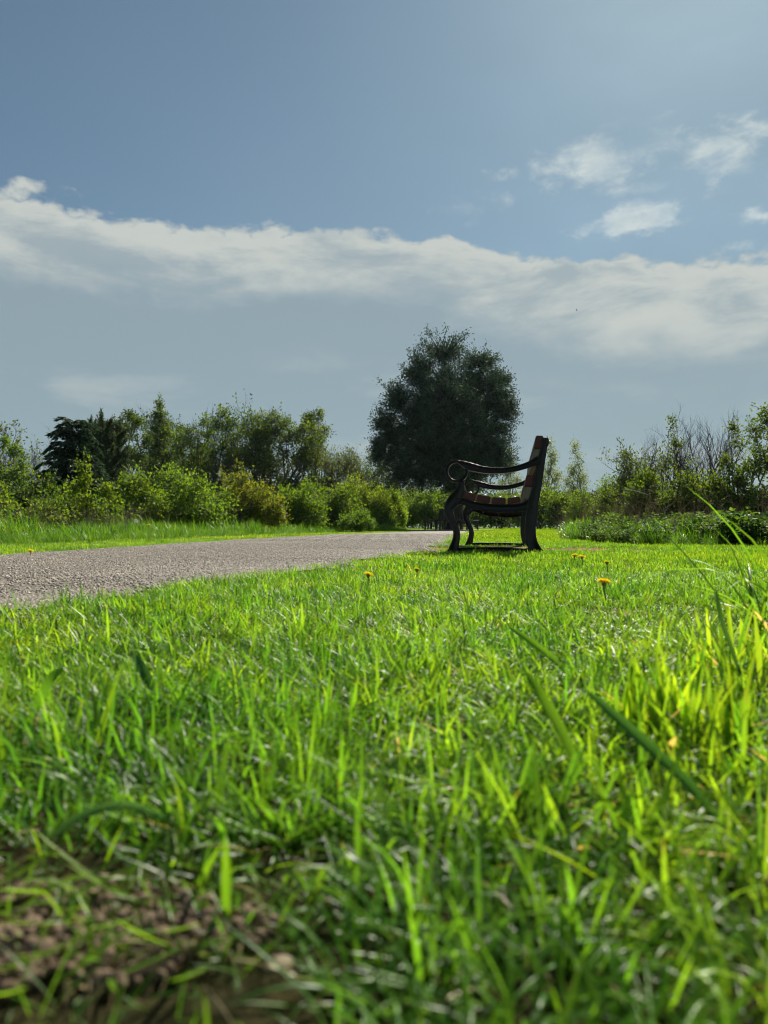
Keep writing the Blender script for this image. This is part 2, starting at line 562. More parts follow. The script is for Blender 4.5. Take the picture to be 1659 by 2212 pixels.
def blades(n, rad, h, w, lean, curl, seg=4, straw=0.05, yellow=0.4, fold=True, gen=rng, tipcut=0.0, square=False, lp=1.3, tone=1.0):
    """arrays of n grass blades: returns verts, quads, colours. h=(lo,hi) w=(lo,hi) lean=(lo,hi) rad"""
    r = rad * np.sqrt(gen.random(n))
    th = gen.random(n) * 2 * np.pi
    bx, by = r * np.cos(th), r * np.sin(th)
    if square:
        bx, by = (gen.random(n) - 0.5) * rad, (gen.random(n) - 0.5) * rad
    az = gen.random(n) * 2 * np.pi
    H = h[0] + (h[1] - h[0]) * gen.random(n) ** 1.5
    W = (w[0] + (w[1] - w[0]) * gen.random(n)) * 0.5
    ln = lean[0] + (lean[1] - lean[0]) * gen.random(n) ** lp
    if square:
        sd = int(gen.integers(1, 9999))
        q = vnoise(bx * 34 + 70, by * 34 + 70, sd)
        H = H * (0.55 + 0.9 * q)
        az = np.where(gen.random(n) < 0.5, 6.283 * vnoise(bx * 22 + 40, by * 22 + 40, sd + 1) * 1.5 + gen.normal(size=n) * 0.5, az)
    cu = curl[0] + (curl[1] - curl[0]) * gen.random(n) ** 1.8
    tw = (gen.random(n) - 0.5) * 1.6
    isstraw = gen.random(n) < straw
    yel = np.clip(gen.random(n) ** 1.2 * (0.5 + yellow), 0, 1)
    base = GREEN_DARK + (GREEN_MID - GREEN_DARK) * gen.random(n)[:, None]
    base = base + (GREEN_YEL - base) * (yel * yellow)[:, None] * 1.3
    base = base * tone * (0.68 + 0.85 * gen.random((n, 1)))
    base[isstraw] = STRAW * (0.5 + 0.8 * gen.random((isstraw.sum(), 1)))
    ln = np.where(isstraw, ln + 0.7, ln)
    px, py, pz = bx.copy(), by.copy(), np.full(n, -0.006)
    ang = ln.copy()
    k = 3 if fold else 2
    V = np.zeros((n, seg + 1, k, 3))
    C = np.zeros((n, seg + 1, k, 3))
    dx, dy = np.cos(az), np.sin(az)
    for s in range(seg + 1):
        t = s / seg
        prof = (0.75 + 0.5 * t) if t < 0.45 else (0.975 * (1 - ((t - 0.45) / 0.55) ** 1.7) + tipcut)
        prof = max(prof, 0.03)
        sa = az + np.pi / 2 + tw * t
        sx, sy = np.cos(sa), np.sin(sa)
        for q in range(k):
            off = (q - (k - 1) / 2) / ((k - 1) / 2)
            V[:, s, q, 0] = px + sx * W * prof * off
            V[:, s, q, 1] = py + sy * W * prof * off
            V[:, s, q, 2] = pz + (abs(off) * W * 0.5 * prof if k == 3 else 0)
        cc = base * (0.85 + 0.35 * t)
        cc = cc + (np.array([0.16, 0.20, 0.05]) - cc) * (0.35 * max(0, 0.3 - t) / 0.3)
        C[:, s, :, :] = cc[:, None, :]
        step = H / seg
        px = px + dx * np.sin(ang) * step
        py = py + dy * np.sin(ang) * step
        pz = pz + np.cos(ang) * step
        ang = ang + cu / seg
    # brown tips on a few
    tip = gen.random(n) < 0.06
    C[tip, -1] = np.array([0.35, 0.22, 0.08])
    nv = (seg + 1) * k
    idx = (np.arange(n) * nv)[:, None]
    qs = []
    for s in range(seg):
        for q in range(k - 1):
            a = s * k + q
            qs.append(np.stack([idx[:, 0] + a, idx[:, 0] + a + 1, idx[:, 0] + a + k + 1, idx[:, 0] + a + k], -1))
    return V.reshape(-1, 3), np.concatenate(qs), C.reshape(-1, 3)


def blade_mesh(name, **kw):
    V, Q, C = blades(**kw)
    return np_mesh(name, V, Q, C, True, M_GRASS)


def build_grass():
    variants, first = [], {}

    def add(key, count, **kw):
        first[key] = (len(variants), count)
        for k in range(count):
            q = dict(kw)
            y0, y1 = q.pop('yel')
            variants.append(blade_mesh('%s%d' % (key, k), yellow=y0 + y1 * random.random(), **q))

    T_NEAR, T_MID, T_FAR = 0.14, 0.28, 0.64
    near = dict(h=(0.014, 0.056), w=(0.0013, 0.0031), lean=(0.05, 1.3), curl=(0.0, 2.4), seg=5, straw=0.11, yel=(0.15, 0.6), lp=0.65)
    mid = dict(h=(0.010, 0.038), w=(0.0024, 0.0046), lean=(0.05, 1.1), curl=(0, 1.4), seg=3, straw=0.07, yel=(0.3, 0.6))
    wide = dict(tone=0.85, h=(0.015, 0.045), w=(0.005, 0.009), lean=(0.1, 0.9), curl=(0, 1.2), seg=2, straw=0.06, yel=(0.5, 0.5), fold=False)
    add('near_clump', 8, n=22, rad=0.032, **near)
    add('mid_clump', 6, n=32, rad=0.055, **mid)
    add('wide_clump', 6, n=60, rad=0.17, **wide)
    add('near_tile', 12, n=int(68000 * T_NEAR ** 2), rad=T_NEAR, square=True, **near)
    add('mid_tile', 10, n=int(15000 * T_MID ** 2), rad=T_MID, square=True, **mid)
    add('far_tile', 6, n=int(2900 * T_FAR ** 2), rad=T_FAR, square=True, **wide)
    add('long_clump', 6, n=6, rad=0.035, h=(0.04, 0.095), w=(0.0025, 0.0055), lean=(0.1, 1.2), curl=(0.1, 2.2), seg=6, straw=0.06, yel=(0.3, 0.4))
    add('verge_clump', 8, n=60, rad=0.10, h=(0.10, 0.38), w=(0.004, 0.009), lean=(0.02, 0.8), curl=(0.2, 1.9), seg=4, straw=0.03, yel=(0.08, 0.35), fold=False, tone=0.80)
    i_tuss, i_tall = first['long_clump'][0], first['verge_clump'][0]
    P, I, Sc, Ro = [], [], [], []

    def put(x, y, s3, i, rot):
        P.append(np.stack([x, y, gz(x, y)], -1))
        I.append(i)
        Sc.append(s3)
        Ro.append(rot)

    def zone(y0, y1, xl, xr, dens, i0, ni, s0, s1, keep=None, sz=None):
        area_n = int((y1 - y0) * (xr - xl) * dens)
        y = y0 + (y1 - y0) * rng.random(area_n)
        x = xl + (xr - xl) * rng.random(area_n)
        clumps(x, y, i0, ni, s0, s1, keep, sz)

    def clumps(x, y, i0, ni, s0, s1, keep=None, sz=None):
        if keep is not None:
            ok = keep(x, y)
            x, y = x[ok], y[ok]
        n = len(x)
        s = s0 + (s1 - s0) * rng.random(n)
        s = s * (0.75 + 0.5 * vnoise(x * 3.1, y * 3.1, 61))
        if sz is not None:
            s = s * sz(x, y)
        put(x, y, np.stack([s, s, s * (0.8 + 0.4 * rng.random(n))], -1), i0 + rng.integers(0, ni, n), np.stack([(rng.random(n) - .5) * 0.25, (rng.random(n) - .5) * 0.25, rng.random(n) * 6.283], -1))

    def off_path(x, y):
        L, Rr = path_lr(y)
        edge = 0.05 * (vnoise(y * 4, y * 0, 71) - 0.5) + 0.04
        return (x > Rr - edge) | (x < L + edge)

    def lawn(x, y, m=0.0):
        L, Rr = path_lr(y)
        edge = 0.05 * (vnoise(y * 4, y * 0, 71) - 0.5) + 0.04
        ok = (x > Rr - edge + m) | (x < L + edge - m)
        thin = rng.random(len(x))
        return ok & (thin > wear_at(x, y) * 0.985) & (thin > soil_at(x, y) * 0.85) & (np.abs(x) < 0.62 * np.maximum(y, 0) + 1.4)

    def not_tall(x, y):
        L, _ = path_lr(y)
        return x > L - 1.75

    def und(x, y):   # inside the rough ground on the right
        return x > np.interp(y, [5.9, 6.7, 7.1, 8.7, 10, 14, 21, 60], [9, 3.6, 2.40, 2.35, 2.40, 3.5, 5.2, 14.0])

    def tiles(y0, y1, xl, xr, T, tkey, ckey, dens, extra=None):
        """turf laid in tiles; where a tile would cross an edge or a bare spot, single clumps are planted instead"""
        xs, ys = np.meshgrid(np.arange(xl + T / 2, xr, T), np.arange(y0 + T / 2, y1, T))
        xs, ys = xs.ravel(), ys.ravel()
        vis = np.abs(xs) < 0.62 * np.maximum(ys, 0) + 1.4
        xs, ys = xs[vis], ys[vis]
        full = np.ones(len(xs), bool)
        anyp = np.zeros(len(xs), bool)
        for ax in (-.5, -.25, 0, .25, .5):
            for ay in (-.5, -.25, 0, .25, .5):
                x, y = xs + ax * T, ys + ay * T
                ok = off_path(x, y) & (wear_at(x, y) < 0.04) & (soil_at(x, y) < 0.04) & (np.hypot(x, y) > 0.10)
                if extra is not None:
                    ok &= extra(x, y)
                full &= ok
                anyp |= ok
        x, y = xs[full], ys[full]
        n = len(x)
        i0, ni = first[tkey]
        sz = 0.72 + 0.50 * vnoise(x * 1.7, y * 1.7, 61) + 0.10 * rng.random(n)
        slope = np.full(n, math.atan(0.006))
        q = rng.integers(0, 4, n) * (math.pi / 2)
        put(x, y, np.stack([np.ones(n), np.ones(n), sz], -1), i0 + rng.integers(0, ni, n), np.stack([slope * 0, slope * 0, q], -1))
        ex, ey = xs[anyp & ~full], ys[anyp & ~full]
        m = max(1, int(dens * T * T))
        x = (ex[:, None] + (rng.random((len(ex), m)) - .5) * T).ravel()
        y = (ey[:, None] + (rng.random((len(ex), m)) - .5) * T).ravel()
        i0, ni = first[ckey]
        clumps(x, y, i0, ni, 0.75, 1.15, lambda a, b: lawn(a, b) & (np.hypot(a, b) > 0.10) & (extra(a, b) if extra is not None else True),
               (lambda a, b: np.where((b < 0.40) & (a < 0.06), 0.62, 1.0)) if tkey == 'near_tile' else None)

    tiles(-0.28, 2.66, -3.1, 3.1, T_NEAR, 'near_tile', 'near_clump', 2000)
    tiles(2.66, 9.66, -8, 8, T_MID, 'mid_tile', 'mid_clump', 360, lambda x, y: not_tall(x, y) & ~und(x, y))
    tiles(9.66, 76, -16, 34, T_FAR, 'far_tile', 'wide_clump', 42, lambda x, y: not_tall(x, y) & (np.hypot(x - TREE[0], y - TREE[1]) > 2.1))
    # longer blades scattered in clumps through the near lawn
    zone(0.22, 2.6, -2.2, 2.2, 120, i_tuss, 6, 0.55, 1.0, lambda x, y: lawn(x, y, 0.05) & (vnoise(x * 4.5, y * 4.5, 81) > 0.42) & (np.hypot(x, y) > 0.30))
    zone(2.6, 8, -5, 6, 16, i_tuss, 6, 0.4, 0.75, lambda x, y: lawn(x, y, 0.15) & not_tall(x, y) & (vnoise(x * 2.5, y * 2.5, 82) > 0.5))
    # tall verge beyond the path
    def verge(x, y):
        L, _ = path_lr(y)
        jit = 0.45 * (vnoise(x * 1.2, y * 0.8, 91) - 0.5)
        return (x < L - 1.15 + jit) & (x > -0.62 * y - 2.0)
    def vsz(x, y):
        L, _ = path_lr(y)
        q = np.clip((L - 1.0 - x) / 1.3, 0.0, 1)
        return 0.30 + 0.66 * q
    zone(3.5, 14, -11, 0, 75, i_tall, 8, 0.45, 1.0, lambda x, y: verge(x, y) & (vnoise(x * 1.9, y * 1.9, 92) > 0.25), lambda x, y: vsz(x, y) * (0.35 + 1.1 * vnoise(x * 1.9, y * 1.9, 92)))
    zone(3.5, 14, -11, 0, 70, i_tall, 8, 0.3, 0.5, verge)
    zone(14, 40, -22, 2.5, 36, i_tall, 8, 0.7, 1.15, verge, lambda x, y: vsz(x, y) * (0.55 + 0.8 * vnoise(x * 1.5, y * 1.5, 93)))
    # fringe and rough ground on the right
    zone(5.8, 12, 1.8, 9, 26, i_tall, 8, 0.4, 0.85, lambda x, y: und(x, y) & (x < 0.62 * y + 2))
    zone(6.3, 7.3, 1.8, 6, 60, i_tall, 8, 0.3, 0.5, lambda x, y: und(x, y + 0.25))
    zone(12, 50, 2.0, 34, 9, i_tall, 8, 0.8, 1.4, lambda x, y: und(x, y))
    P_, I_, S_, rot = np.concatenate(P), np.concatenate(I), np.concatenate(Sc), np.concatenate(Ro)
    n = len(P_)
    scatter('grass', P_, rot, S_, I_, variants, 'bright green backlit grass of the lawn and the verges')
    print('grass clumps', n)


build_grass()


def build_gravel():
    """loose chippings on the near path"""
    pal = np.array([(0.46, 0.395, 0.315), (0.30, 0.255, 0.205), (0.54, 0.47, 0.38), (0.16, 0.142, 0.120), (0.40, 0.33, 0.26)])
    gm = plain_mat('chipping', (1, 1, 1), 0.6, 0.25, 90, 0.0, 0.4, use_attr=True)
    chips = []
    for k in range(10):
        bm = bmesh.new()
        bmesh.ops.create_icosphere(bm, subdivisions=1, radius=1)
        for v in bm.verts:
            v.co *= 0.65 + 0.6 * random.random()
            v.co.z *= 0.62
        bm.verts.index_update()
        chips.append((np.array([v.co[:] for v in bm.verts]), np.array([[v.index for v in f.verts] for f in bm.faces])))
        bm.free()
    T = 0.25
    kinds = []

    def chip_tile(n, smin, smax, T):
        V, Ft, C, base = [], [], [], 0
        xy = (rng.random((n, 2)) - .5) * T
        keep = rng.random(n) < 0.45 + 0.9 * vnoise(xy[:, 0] * 25 + 30, xy[:, 1] * 25 + 30, int(rng.integers(1, 999)))
        for x, y in xy[keep]:
            v, f = chips[rng.integers(10)]
            a, sc = rng.random() * 6.28, smin + (smax - smin) * rng.random() ** 2
            ca, sa = math.cos(a), math.sin(a)
            q = v @ np.array([[ca, sa, 0], [-sa, ca, 0], [0, 0, 1]]) * sc + np.array([x, y, sc * 0.12])
            V.append(q); Ft.append(f + base); base += len(v)
            C.append(np.tile(pal[rng.integers(5)] * (0.75 + 0.5 * rng.random()), (len(v), 1)))
        return np_mesh('chips', np.concatenate(V), np.concatenate(Ft), np.concatenate(C), False, gm)
    for k in range(8):
        kinds.append(chip_tile(460, 0.0015, 0.0056, T))
    for k in range(4):
        kinds.append(chip_tile(150, 0.0030, 0.0085, T))
    xs, ys = np.meshgrid(np.arange(-7, 4, T), np.arange(0.2, 16, T))
    xs, ys = xs.ravel(), ys.ravel()
    L, Rr = path_lr(ys)
    ok = (xs > L - 0.02) & (xs < Rr + 0.06) & (np.abs(xs) < 0.6 * ys + 1.6)
    xs, ys = xs[ok], ys[ok]
    def pz(x, y):
        L, Rr = path_lr(y)
        return gz(x, y) + 0.010 + 0.012 * np.sin(np.pi * np.clip((x - L) / (Rr - L), 0, 1))
    e = 0.1
    rx = np.arctan((pz(xs, ys + e) - pz(xs, ys - e)) / (2 * e))
    ry = -np.arctan((pz(xs + e, ys) - pz(xs - e, ys)) / (2 * e))
    n = len(xs)
    idx = np.where(ys < 8, rng.integers(0, 8, n), 8 + rng.integers(0, 4, n))
    scatter('gravel', np.stack([xs, ys, pz(xs, ys)], -1), np.stack([rx, ry, np.zeros(n)], -1), np.ones((n, 3)), idx, kinds,
            'pale and dark stone chippings covering the footpath')
    print('chip tiles', n)


build_gravel()


# ------------------------------------------------------------------ tubes and leaves for plants
class Tubes:
    def __init__(s):
        s.V, s.F, s.C, s.n = [], [], [], 0

    def add(s, pts, rad, col, sides=5):
        pts = np.asarray(pts, dtype=float)
        rad = np.asarray(rad, dtype=float)
        k = len(pts)
        tang = np.gradient(pts, axis=0)
        tang /= np.linalg.norm(tang, axis=1, keepdims=True) + 1e-9
        ref = np.array([0.0, 0.0, 1.0]) if abs(tang[0, 2]) < 0.9 else np.array([1.0, 0, 0])
        a = np.cross(tang, ref)
        a /= np.linalg.norm(a, axis=1, keepdims=True) + 1e-9
        b = np.cross(tang, a)
        th = np.arange(sides) * 2 * np.pi / sides
        ring = pts[:, None, :] + rad[:, None, None] * (np.cos(th)[None, :, None] * a[:, None, :] + np.sin(th)[None, :, None] * b[:, None, :])
        i = s.n + np.arange(k * sides).reshape(k, sides)
        j = np.roll(i, -1, axis=1)
        s.F.append(np.stack([i[:-1], j[:-1], j[1:], i[1:]], -1).reshape(-1, 4))
        s.V.append(ring.reshape(-1, 3))
        s.C.append(np.tile(np.asarray(col), (k * sides, 1)))
        s.n += k * sides

    def mesh(s, name, mat):
        return np_mesh(name, np.concatenate(s.V), np.concatenate(s.F), np.concatenate(s.C), True, mat)


def unit(v):
    return v / (np.linalg.norm(v, axis=-1, keepdims=True) + 1e-9)


def leaf_faces(pos, direc, L, W, gen, fold=0.35):
    """folded diamond leaves: 4 verts, 2 triangles each"""
    n = len(pos)
    d = unit(direc)
    ref = unit(gen.normal(size=(n, 3)))
    side = unit(np.cross(d, ref))
    nor = np.cross(side, d)
    L = np.broadcast_to(L, (n,))[:, None]
    W = np.broadcast_to(W, (n,))[:, None]
    V = np.stack([pos, pos + d * L * 0.45 + side * W * 0.5 + nor * W * fold * 0.5, pos + d * L - nor * W * fold * 0.3, pos + d * L * 0.45 - side * W * 0.5 + nor * W * fold * 0.5], 1)
    i = np.arange(n)[:, None] * 4
    T = np.concatenate([i + np.array([[0, 1, 2]]), i + np.array([[0, 2, 3]])])
    return V.reshape(-1, 3), T


def curve_pts(a, b, sag, gen, k=5, wob=0.08):
    a, b = np.asarray(a, float), np.asarray(b, float)
    t = np.linspace(0, 1, k)[:, None]
    ln = np.linalg.norm(b - a)
    p = a + (b - a) * t + np.array([0, 0, 1.0]) * sag * ln * (np.sin(np.pi * t))
    w = gen.normal(size=(k, 3)) * wob * ln * np.sin(np.pi * t)
    return p + w * 0.6


def lobe_plant(name, base, height, lobes, ntips, leaf, col, seed, label, cat, bark=(0.10, 0.085, 0.07), per=10, stems=1, trunk_r=0.05, mat=None, spread=1.0,
               colvar=0.35, yellow=(0.15, 0.22, 0.025), yfrac=0.18, shell=0.55, twig=0.4, group=None, leafbark_split=True, stem_h=0.25, tip_r=0.004, droop=0.0, crown_name='crown', inner=1.0):
    """woody plant: stems -> limbs to each lobe -> twigs to tips -> leaves along the twigs.
    lobes: list of (x, y, z, rx, ry, rz) relative to base."""
    g = np.random.default_rng(seed)
    root = empty(name, base)
    lobes = np.asarray(lobes, float)
    vol = lobes[:, 3] * lobes[:, 5]
    tb = Tubes()
    stems_top = []
    for s in range(stems):
        a = s * 2.4 + seed
        off = 0.0 if stems == 1 else trunk_r * (2.0 + 3.0 * g.random())
        b0 = np.array([off * math.cos(a), off * math.sin(a), -0.08])
        tp = np.array([off * 2.2 * math.cos(a) + 0.03 * height * g.normal(), off * 2.2 * math.sin(a) + 0.03 * height * g.normal(), height * stem_h * (0.8 + 0.4 * g.random())])
        pts = curve_pts(b0, tp, 0, g, 7, 0.04)
        r = np.linspace(trunk_r, trunk_r * 0.7, 7)
        if stems == 1:
            r[0] *= 1.5; r[1] *= 1.12
        tb.add(pts, r, bark, 8)
        stems_top.append(tp)
    limb_pts, limb_r = [], []
    for lb in lobes:
        tp = stems_top[g.integers(len(stems_top))]
        c = lb[:3] + np.array([0, 0, 0.25 * lb[5]])
        pts = curve_pts(tp, c, 0.10 * g.random(), g, 7, 0.10)
        r = np.linspace(trunk_r * 0.62, trunk_r * 0.16, 7)
        tb.add(pts, r, bark, 6)
        limb_pts.append(pts)
        limb_r.append(r)
    LP = np.concatenate(limb_pts)
    tips, leafpos, leafdir = [], [], []
    which = g.choice(len(lobes), ntips, p=vol / vol.sum())
    u = unit(g.normal(size=(ntips, 3)))
    rad = (shell + (1 - shell) * g.random(ntips)) ** inner
    rad = np.where(g.random(ntips) < 0.10, rad * (1.05 + 0.30 * g.random(ntips)), rad)
    # uneven outline: radius modulated by direction
    ph = g.random((len(lobes), 6)) * 6.28
    mod = 1 + 0.14 * np.sin(3 * u[:, 0] * 2 + ph[which, 0]) + 0.12 * np.sin(5 * u[:, 2] + ph[which, 1]) + 0.12 * np.sin(6 * u[:, 1] + ph[which, 2])
    T = lobes[which, :3] + u * lobes[which, 3:6] * (rad * mod)[:, None]
    okz = T[:, 2] > 0.04 * height
    T, u = T[okz], u[okz]
    for t_, u_ in zip(T, u):
        # nearest limb point that is not above the tip
        dd = np.linalg.norm(LP - t_, axis=1) + np.maximum(0, LP[:, 2] - t_[2]) * 1.2
        a = LP[dd.argmin()]
        k = 4
        p = curve_pts(a, t_, 0.08 * g.random() - droop, g, k, 0.10)
        ln = np.linalg.norm(t_ - a)
        tb.add(p, np.linspace(max(tip_r * 1.2, min(trunk_r * 0.15, ln * 0.016)), tip_r * 0.6, k), bark, 3)
        m = max(3, int(per * (0.6 + 0.8 * g.random())))
        s = 1 - twig * g.random(m) ** 1.1 * min(1.0, 0.9 / max(ln, 0.2)) if ln > 0.9 else 1 - twig * g.random(m)
        f = s * (k - 1)
        i0 = np.clip(f.astype(int), 0, k - 2)
        pp = p[i0] + (p[i0 + 1] - p[i0]) * (f - i0)[:, None]
        leafpos.append(pp + g.normal(size=(m, 3)) * leaf[0] * 0.9 * spread)
        leafdir.append(unit(p[-1] - p[-2])[None, :] * 0.7 + g.normal(size=(m, 3)) * 0.7 + np.array([0, 0, 0.25 - 2.5 * droop]))
    link('trunk', tb.mesh(name + '_wood', M_BARK), None, root)
    if leafpos:
        P, Dn = np.concatenate(leafpos), np.concatenate(leafdir)
        n = len(P)
        V, Tt = leaf_faces(P, Dn, leaf[0] * (0.65 + 0.7 * g.random(n)), leaf[1] * (0.65 + 0.7 * g.random(n)), g)
        c = np.asarray(col)[None, :] * (1 - colvar + 2 * colvar * g.random((n, 1)))
        ym = (g.random(n) < yfrac)[:, None]
        c = np.where(ym, c * 0.4 + np.asarray(yellow) * 0.6, c)
        link(crown_name, np_mesh(name + '_leaves', V, Tt, np.repeat(c, 4, 0), False, mat or M_LEAF), None, root)
    tag(root, label, cat, group)
    return root


def bare_tree(name, base, height, seed, label, cat, spread=0.35, bark=(0.085, 0.080, 0.072), stems=1, leaf=None, col=(0.06, 0.11, 0.03), depth=4, trunk_r=None, group=None, up=0.35, nch=(3, 5), leafn=2):
    g = np.random.default_rng(seed)
    root = empty(name, base)
    tb = Tubes()
    tr = trunk_r or height * 0.014
    LPs, LDs = [], []

    def grow(p, d, ln, r, lev):
        k = 5
        pts = [p]
        dd = d.copy()
        for _ in range(k - 1):
            dd = unit(dd + g.normal(size=3) * 0.13 + np.array([0, 0, up * 0.22]))
            pts.append(pts[-1] + dd * ln / (k - 1))
        pts = np.array(pts)
        tb.add(pts, np.linspace(r, r * (0.55 if lev < depth else 0.3), k), bark, 7 if lev == 0 else (4 if lev < 3 else 3))
        if lev >= depth:
            if leaf:
                for _ in range(leafn):
                    LPs.append(pts[g.integers(1, k)] + g.normal(size=3) * leaf[0] * .4)
                    LDs.append(dd + g.normal(size=3) * 0.6)
            return
        m = g.integers(nch[0], nch[1] + 1)
        for q in range(m):
            f = 0.30 + 0.70 * (q + g.random()) / m
            i = min(int(f * (k - 1)), k - 2)
            pp = pts[i] + (pts[i + 1] - pts[i]) * (f * (k - 1) - i)
            a = g.random() * 6.28
            perp = unit(np.cross(dd, np.array([math.cos(a), math.sin(a), 0.3])))
            nd = unit(dd * (1.0 - spread * 0.3) + perp * spread * (1.1 + 0.7 * g.random()) + np.array([0, 0, up * 0.4]))
            grow(pp, nd, ln * (0.50 + 0.22 * g.random()), r * (0.42 + 0.15 * g.random()), lev + 1)
    for s in range(stems):
        a = s * 2.4 + seed
        lean = 0.0 if stems == 1 else 0.25 + 0.3 * g.random()
        d0 = unit(np.array([math.cos(a) * lean, math.sin(a) * lean, 1.0]))
        o = np.array([math.cos(a), math.sin(a), 0]) * (0 if stems == 1 else height * 0.03)
        grow(o + np.array([0, 0, -0.05]), d0, height * 0.50 * (0.85 + 0.3 * g.random()), tr, 0)
    allv = np.concatenate(tb.V)
    k = height / np.percentile(allv[:, 2], 99.8)
    tb.V = [v * k for v in tb.V]
    link('trunk', tb.mesh(name + '_wood', M_BARK), None, root)
    if leaf:
        P, Dn = np.array(LPs) * k, np.array(LDs)
        n = len(P)
        V, Tt = leaf_faces(P, Dn, leaf[0] * (0.6 + 0.8 * g.random(n)), leaf[1] * (0.6 + 0.8 * g.random(n)), g)
        c = np.asarray(col)[None, :] * (0.65 + 0.7 * g.random((n, 1)))
        link('crown', np_mesh(name + '_leaves', V, Tt, np.repeat(c, 4, 0), False, M_LEAF), None, root)
    tag(root, label, cat, group)
    return root


def at(dx, Y, dy=None):
    """ground point under picture column dx at distance Y"""
    x = (dx - 829.0) / F * Y
    return (x, Y, gzf(x, Y))


def hgt(dy, Y):
    """height above the ground at distance Y of something whose top is at picture row dy"""
    return CAMZ + (HORIZ - dy) / F * Y - 0.006 * min(Y, 75)


def span(x0, x1, Y):
    return (x1 - x0) / F * Y


# ------------------------------------------------------------------ the big evergreen and its seat
def build_big_tree():
    X, Y = TREE
    b = (X, Y, gzf(X, Y))
    q = Y / F
    def L(dx, dy, rx, rz, ry=None, oy=0.0):
        return ((dx - 829) * q - X, oy, CAMZ + (HORIZ - dy) * q - b[2], rx * q, (ry or rx) * q, rz * q)
    lobes = [L(965, 905, 118, 135), L(960, 790, 80, 72), L(905, 830, 62, 70), L(1045, 800, 48, 58, oy=0.4), L(1060, 880, 62, 90, oy=-0.3), L(860, 900, 58, 78),
             L(850, 970, 52, 58, oy=-0.4), L(900, 1000, 72, 48, oy=-1.2), L(990, 1010, 90, 48, oy=-0.8), L(1060, 985, 52, 52), L(1075, 1000, 48, 36, oy=-0.6), L(880, 1036, 58, 30, oy=-0.5), L(960, 1046, 80, 30, oy=-1.0), L(1015, 1046, 66, 28, oy=0.8), L(835, 930, 42, 50), L(1095, 900, 34, 60), L(820, 985, 32, 30), L(960, 940, 100, 110, oy=1.5), L(960, 920, 105, 110, oy=-1.6), L(1080, 840, 38, 55)]
    lobe_plant('evergreen_oak', b, 9.0, lobes, 6600, (0.105, 0.052), (0.060, 0.105, 0.064), 3, 'tall dense dark evergreen tree with a hexagonal seat round its trunk', 'tree',
               bark=(0.05, 0.045, 0.04), per=20, trunk_r=0.22, mat=M_DARKLEAF, spread=0.9, yfrac=0.15, yellow=(0.03, 0.055, 0.02), shell=0.35, twig=0.6, stem_h=0.19, tip_r=0.006, inner=0.7)


build_big_tree()


def box_mesh(name, sx, sy, sz, mat, bevel=0.004):
    """box centred in x,y with its base at z=0"""
    bm = bmesh.new()
    bmesh.ops.create_cube(bm, size=1.0)
    for v in bm.verts:
        v.co.x *= sx
        v.co.y *= sy
        v.co.z = (v.co.z + 0.5) * sz
    if bevel:
        bmesh.ops.bevel(bm, geom=bm.edges[:], offset=bevel, segments=1, affect='EDGES')
    me = bpy.data.meshes.new(name)
    bm.to_mesh(me)
    bm.free()
    if mat is not None:
        me.materials.append(mat)
    return me


def build_soil():
    """crumbly bare earth close in front"""
    xs, ys = np.linspace(-0.42, 0.02, 150), np.linspace(0.22, 0.44, 90)
    X, Y = np.meshgrid(xs, ys)
    m = soil_at(X, Y)
    bump = 0.5 * vnoise(X * 60, Y * 60, 131) + 0.3 * vnoise(X * 140, Y * 140, 132) + 0.2 * vnoise(X * 300, Y * 300, 133)
    Z = gz(X, Y) - 0.008 + np.clip(m * 1.6, 0, 1) * (0.006 + 0.012 * bump)
    V = np.stack([X, Y, Z], -1).reshape(-1, 3)
    i = np.arange(len(V)).reshape(X.shape)
    Q = np.stack([i[:-1, :-1], i[:-1, 1:], i[1:, 1:], i[1:, :-1]], -1).reshape(-1, 4)
    c = np.tile(np.array([0.078, 0.057, 0.038]), (len(V), 1)) * (0.5 + 1.0 * vnoise(X * 45, Y * 45, 134)).reshape(-1, 1)
    o = link('ground_soil', np_mesh('ground_soil', V, Q, c, True, plain_mat('crumbly_soil', (1, 1, 1), 0.95, 0.45, 90, 1.0, 0.1, use_attr=True, bscale=420)))
    tag(o, 'bare crumbly brown soil close in front', None, None, 'structure')


build_soil()


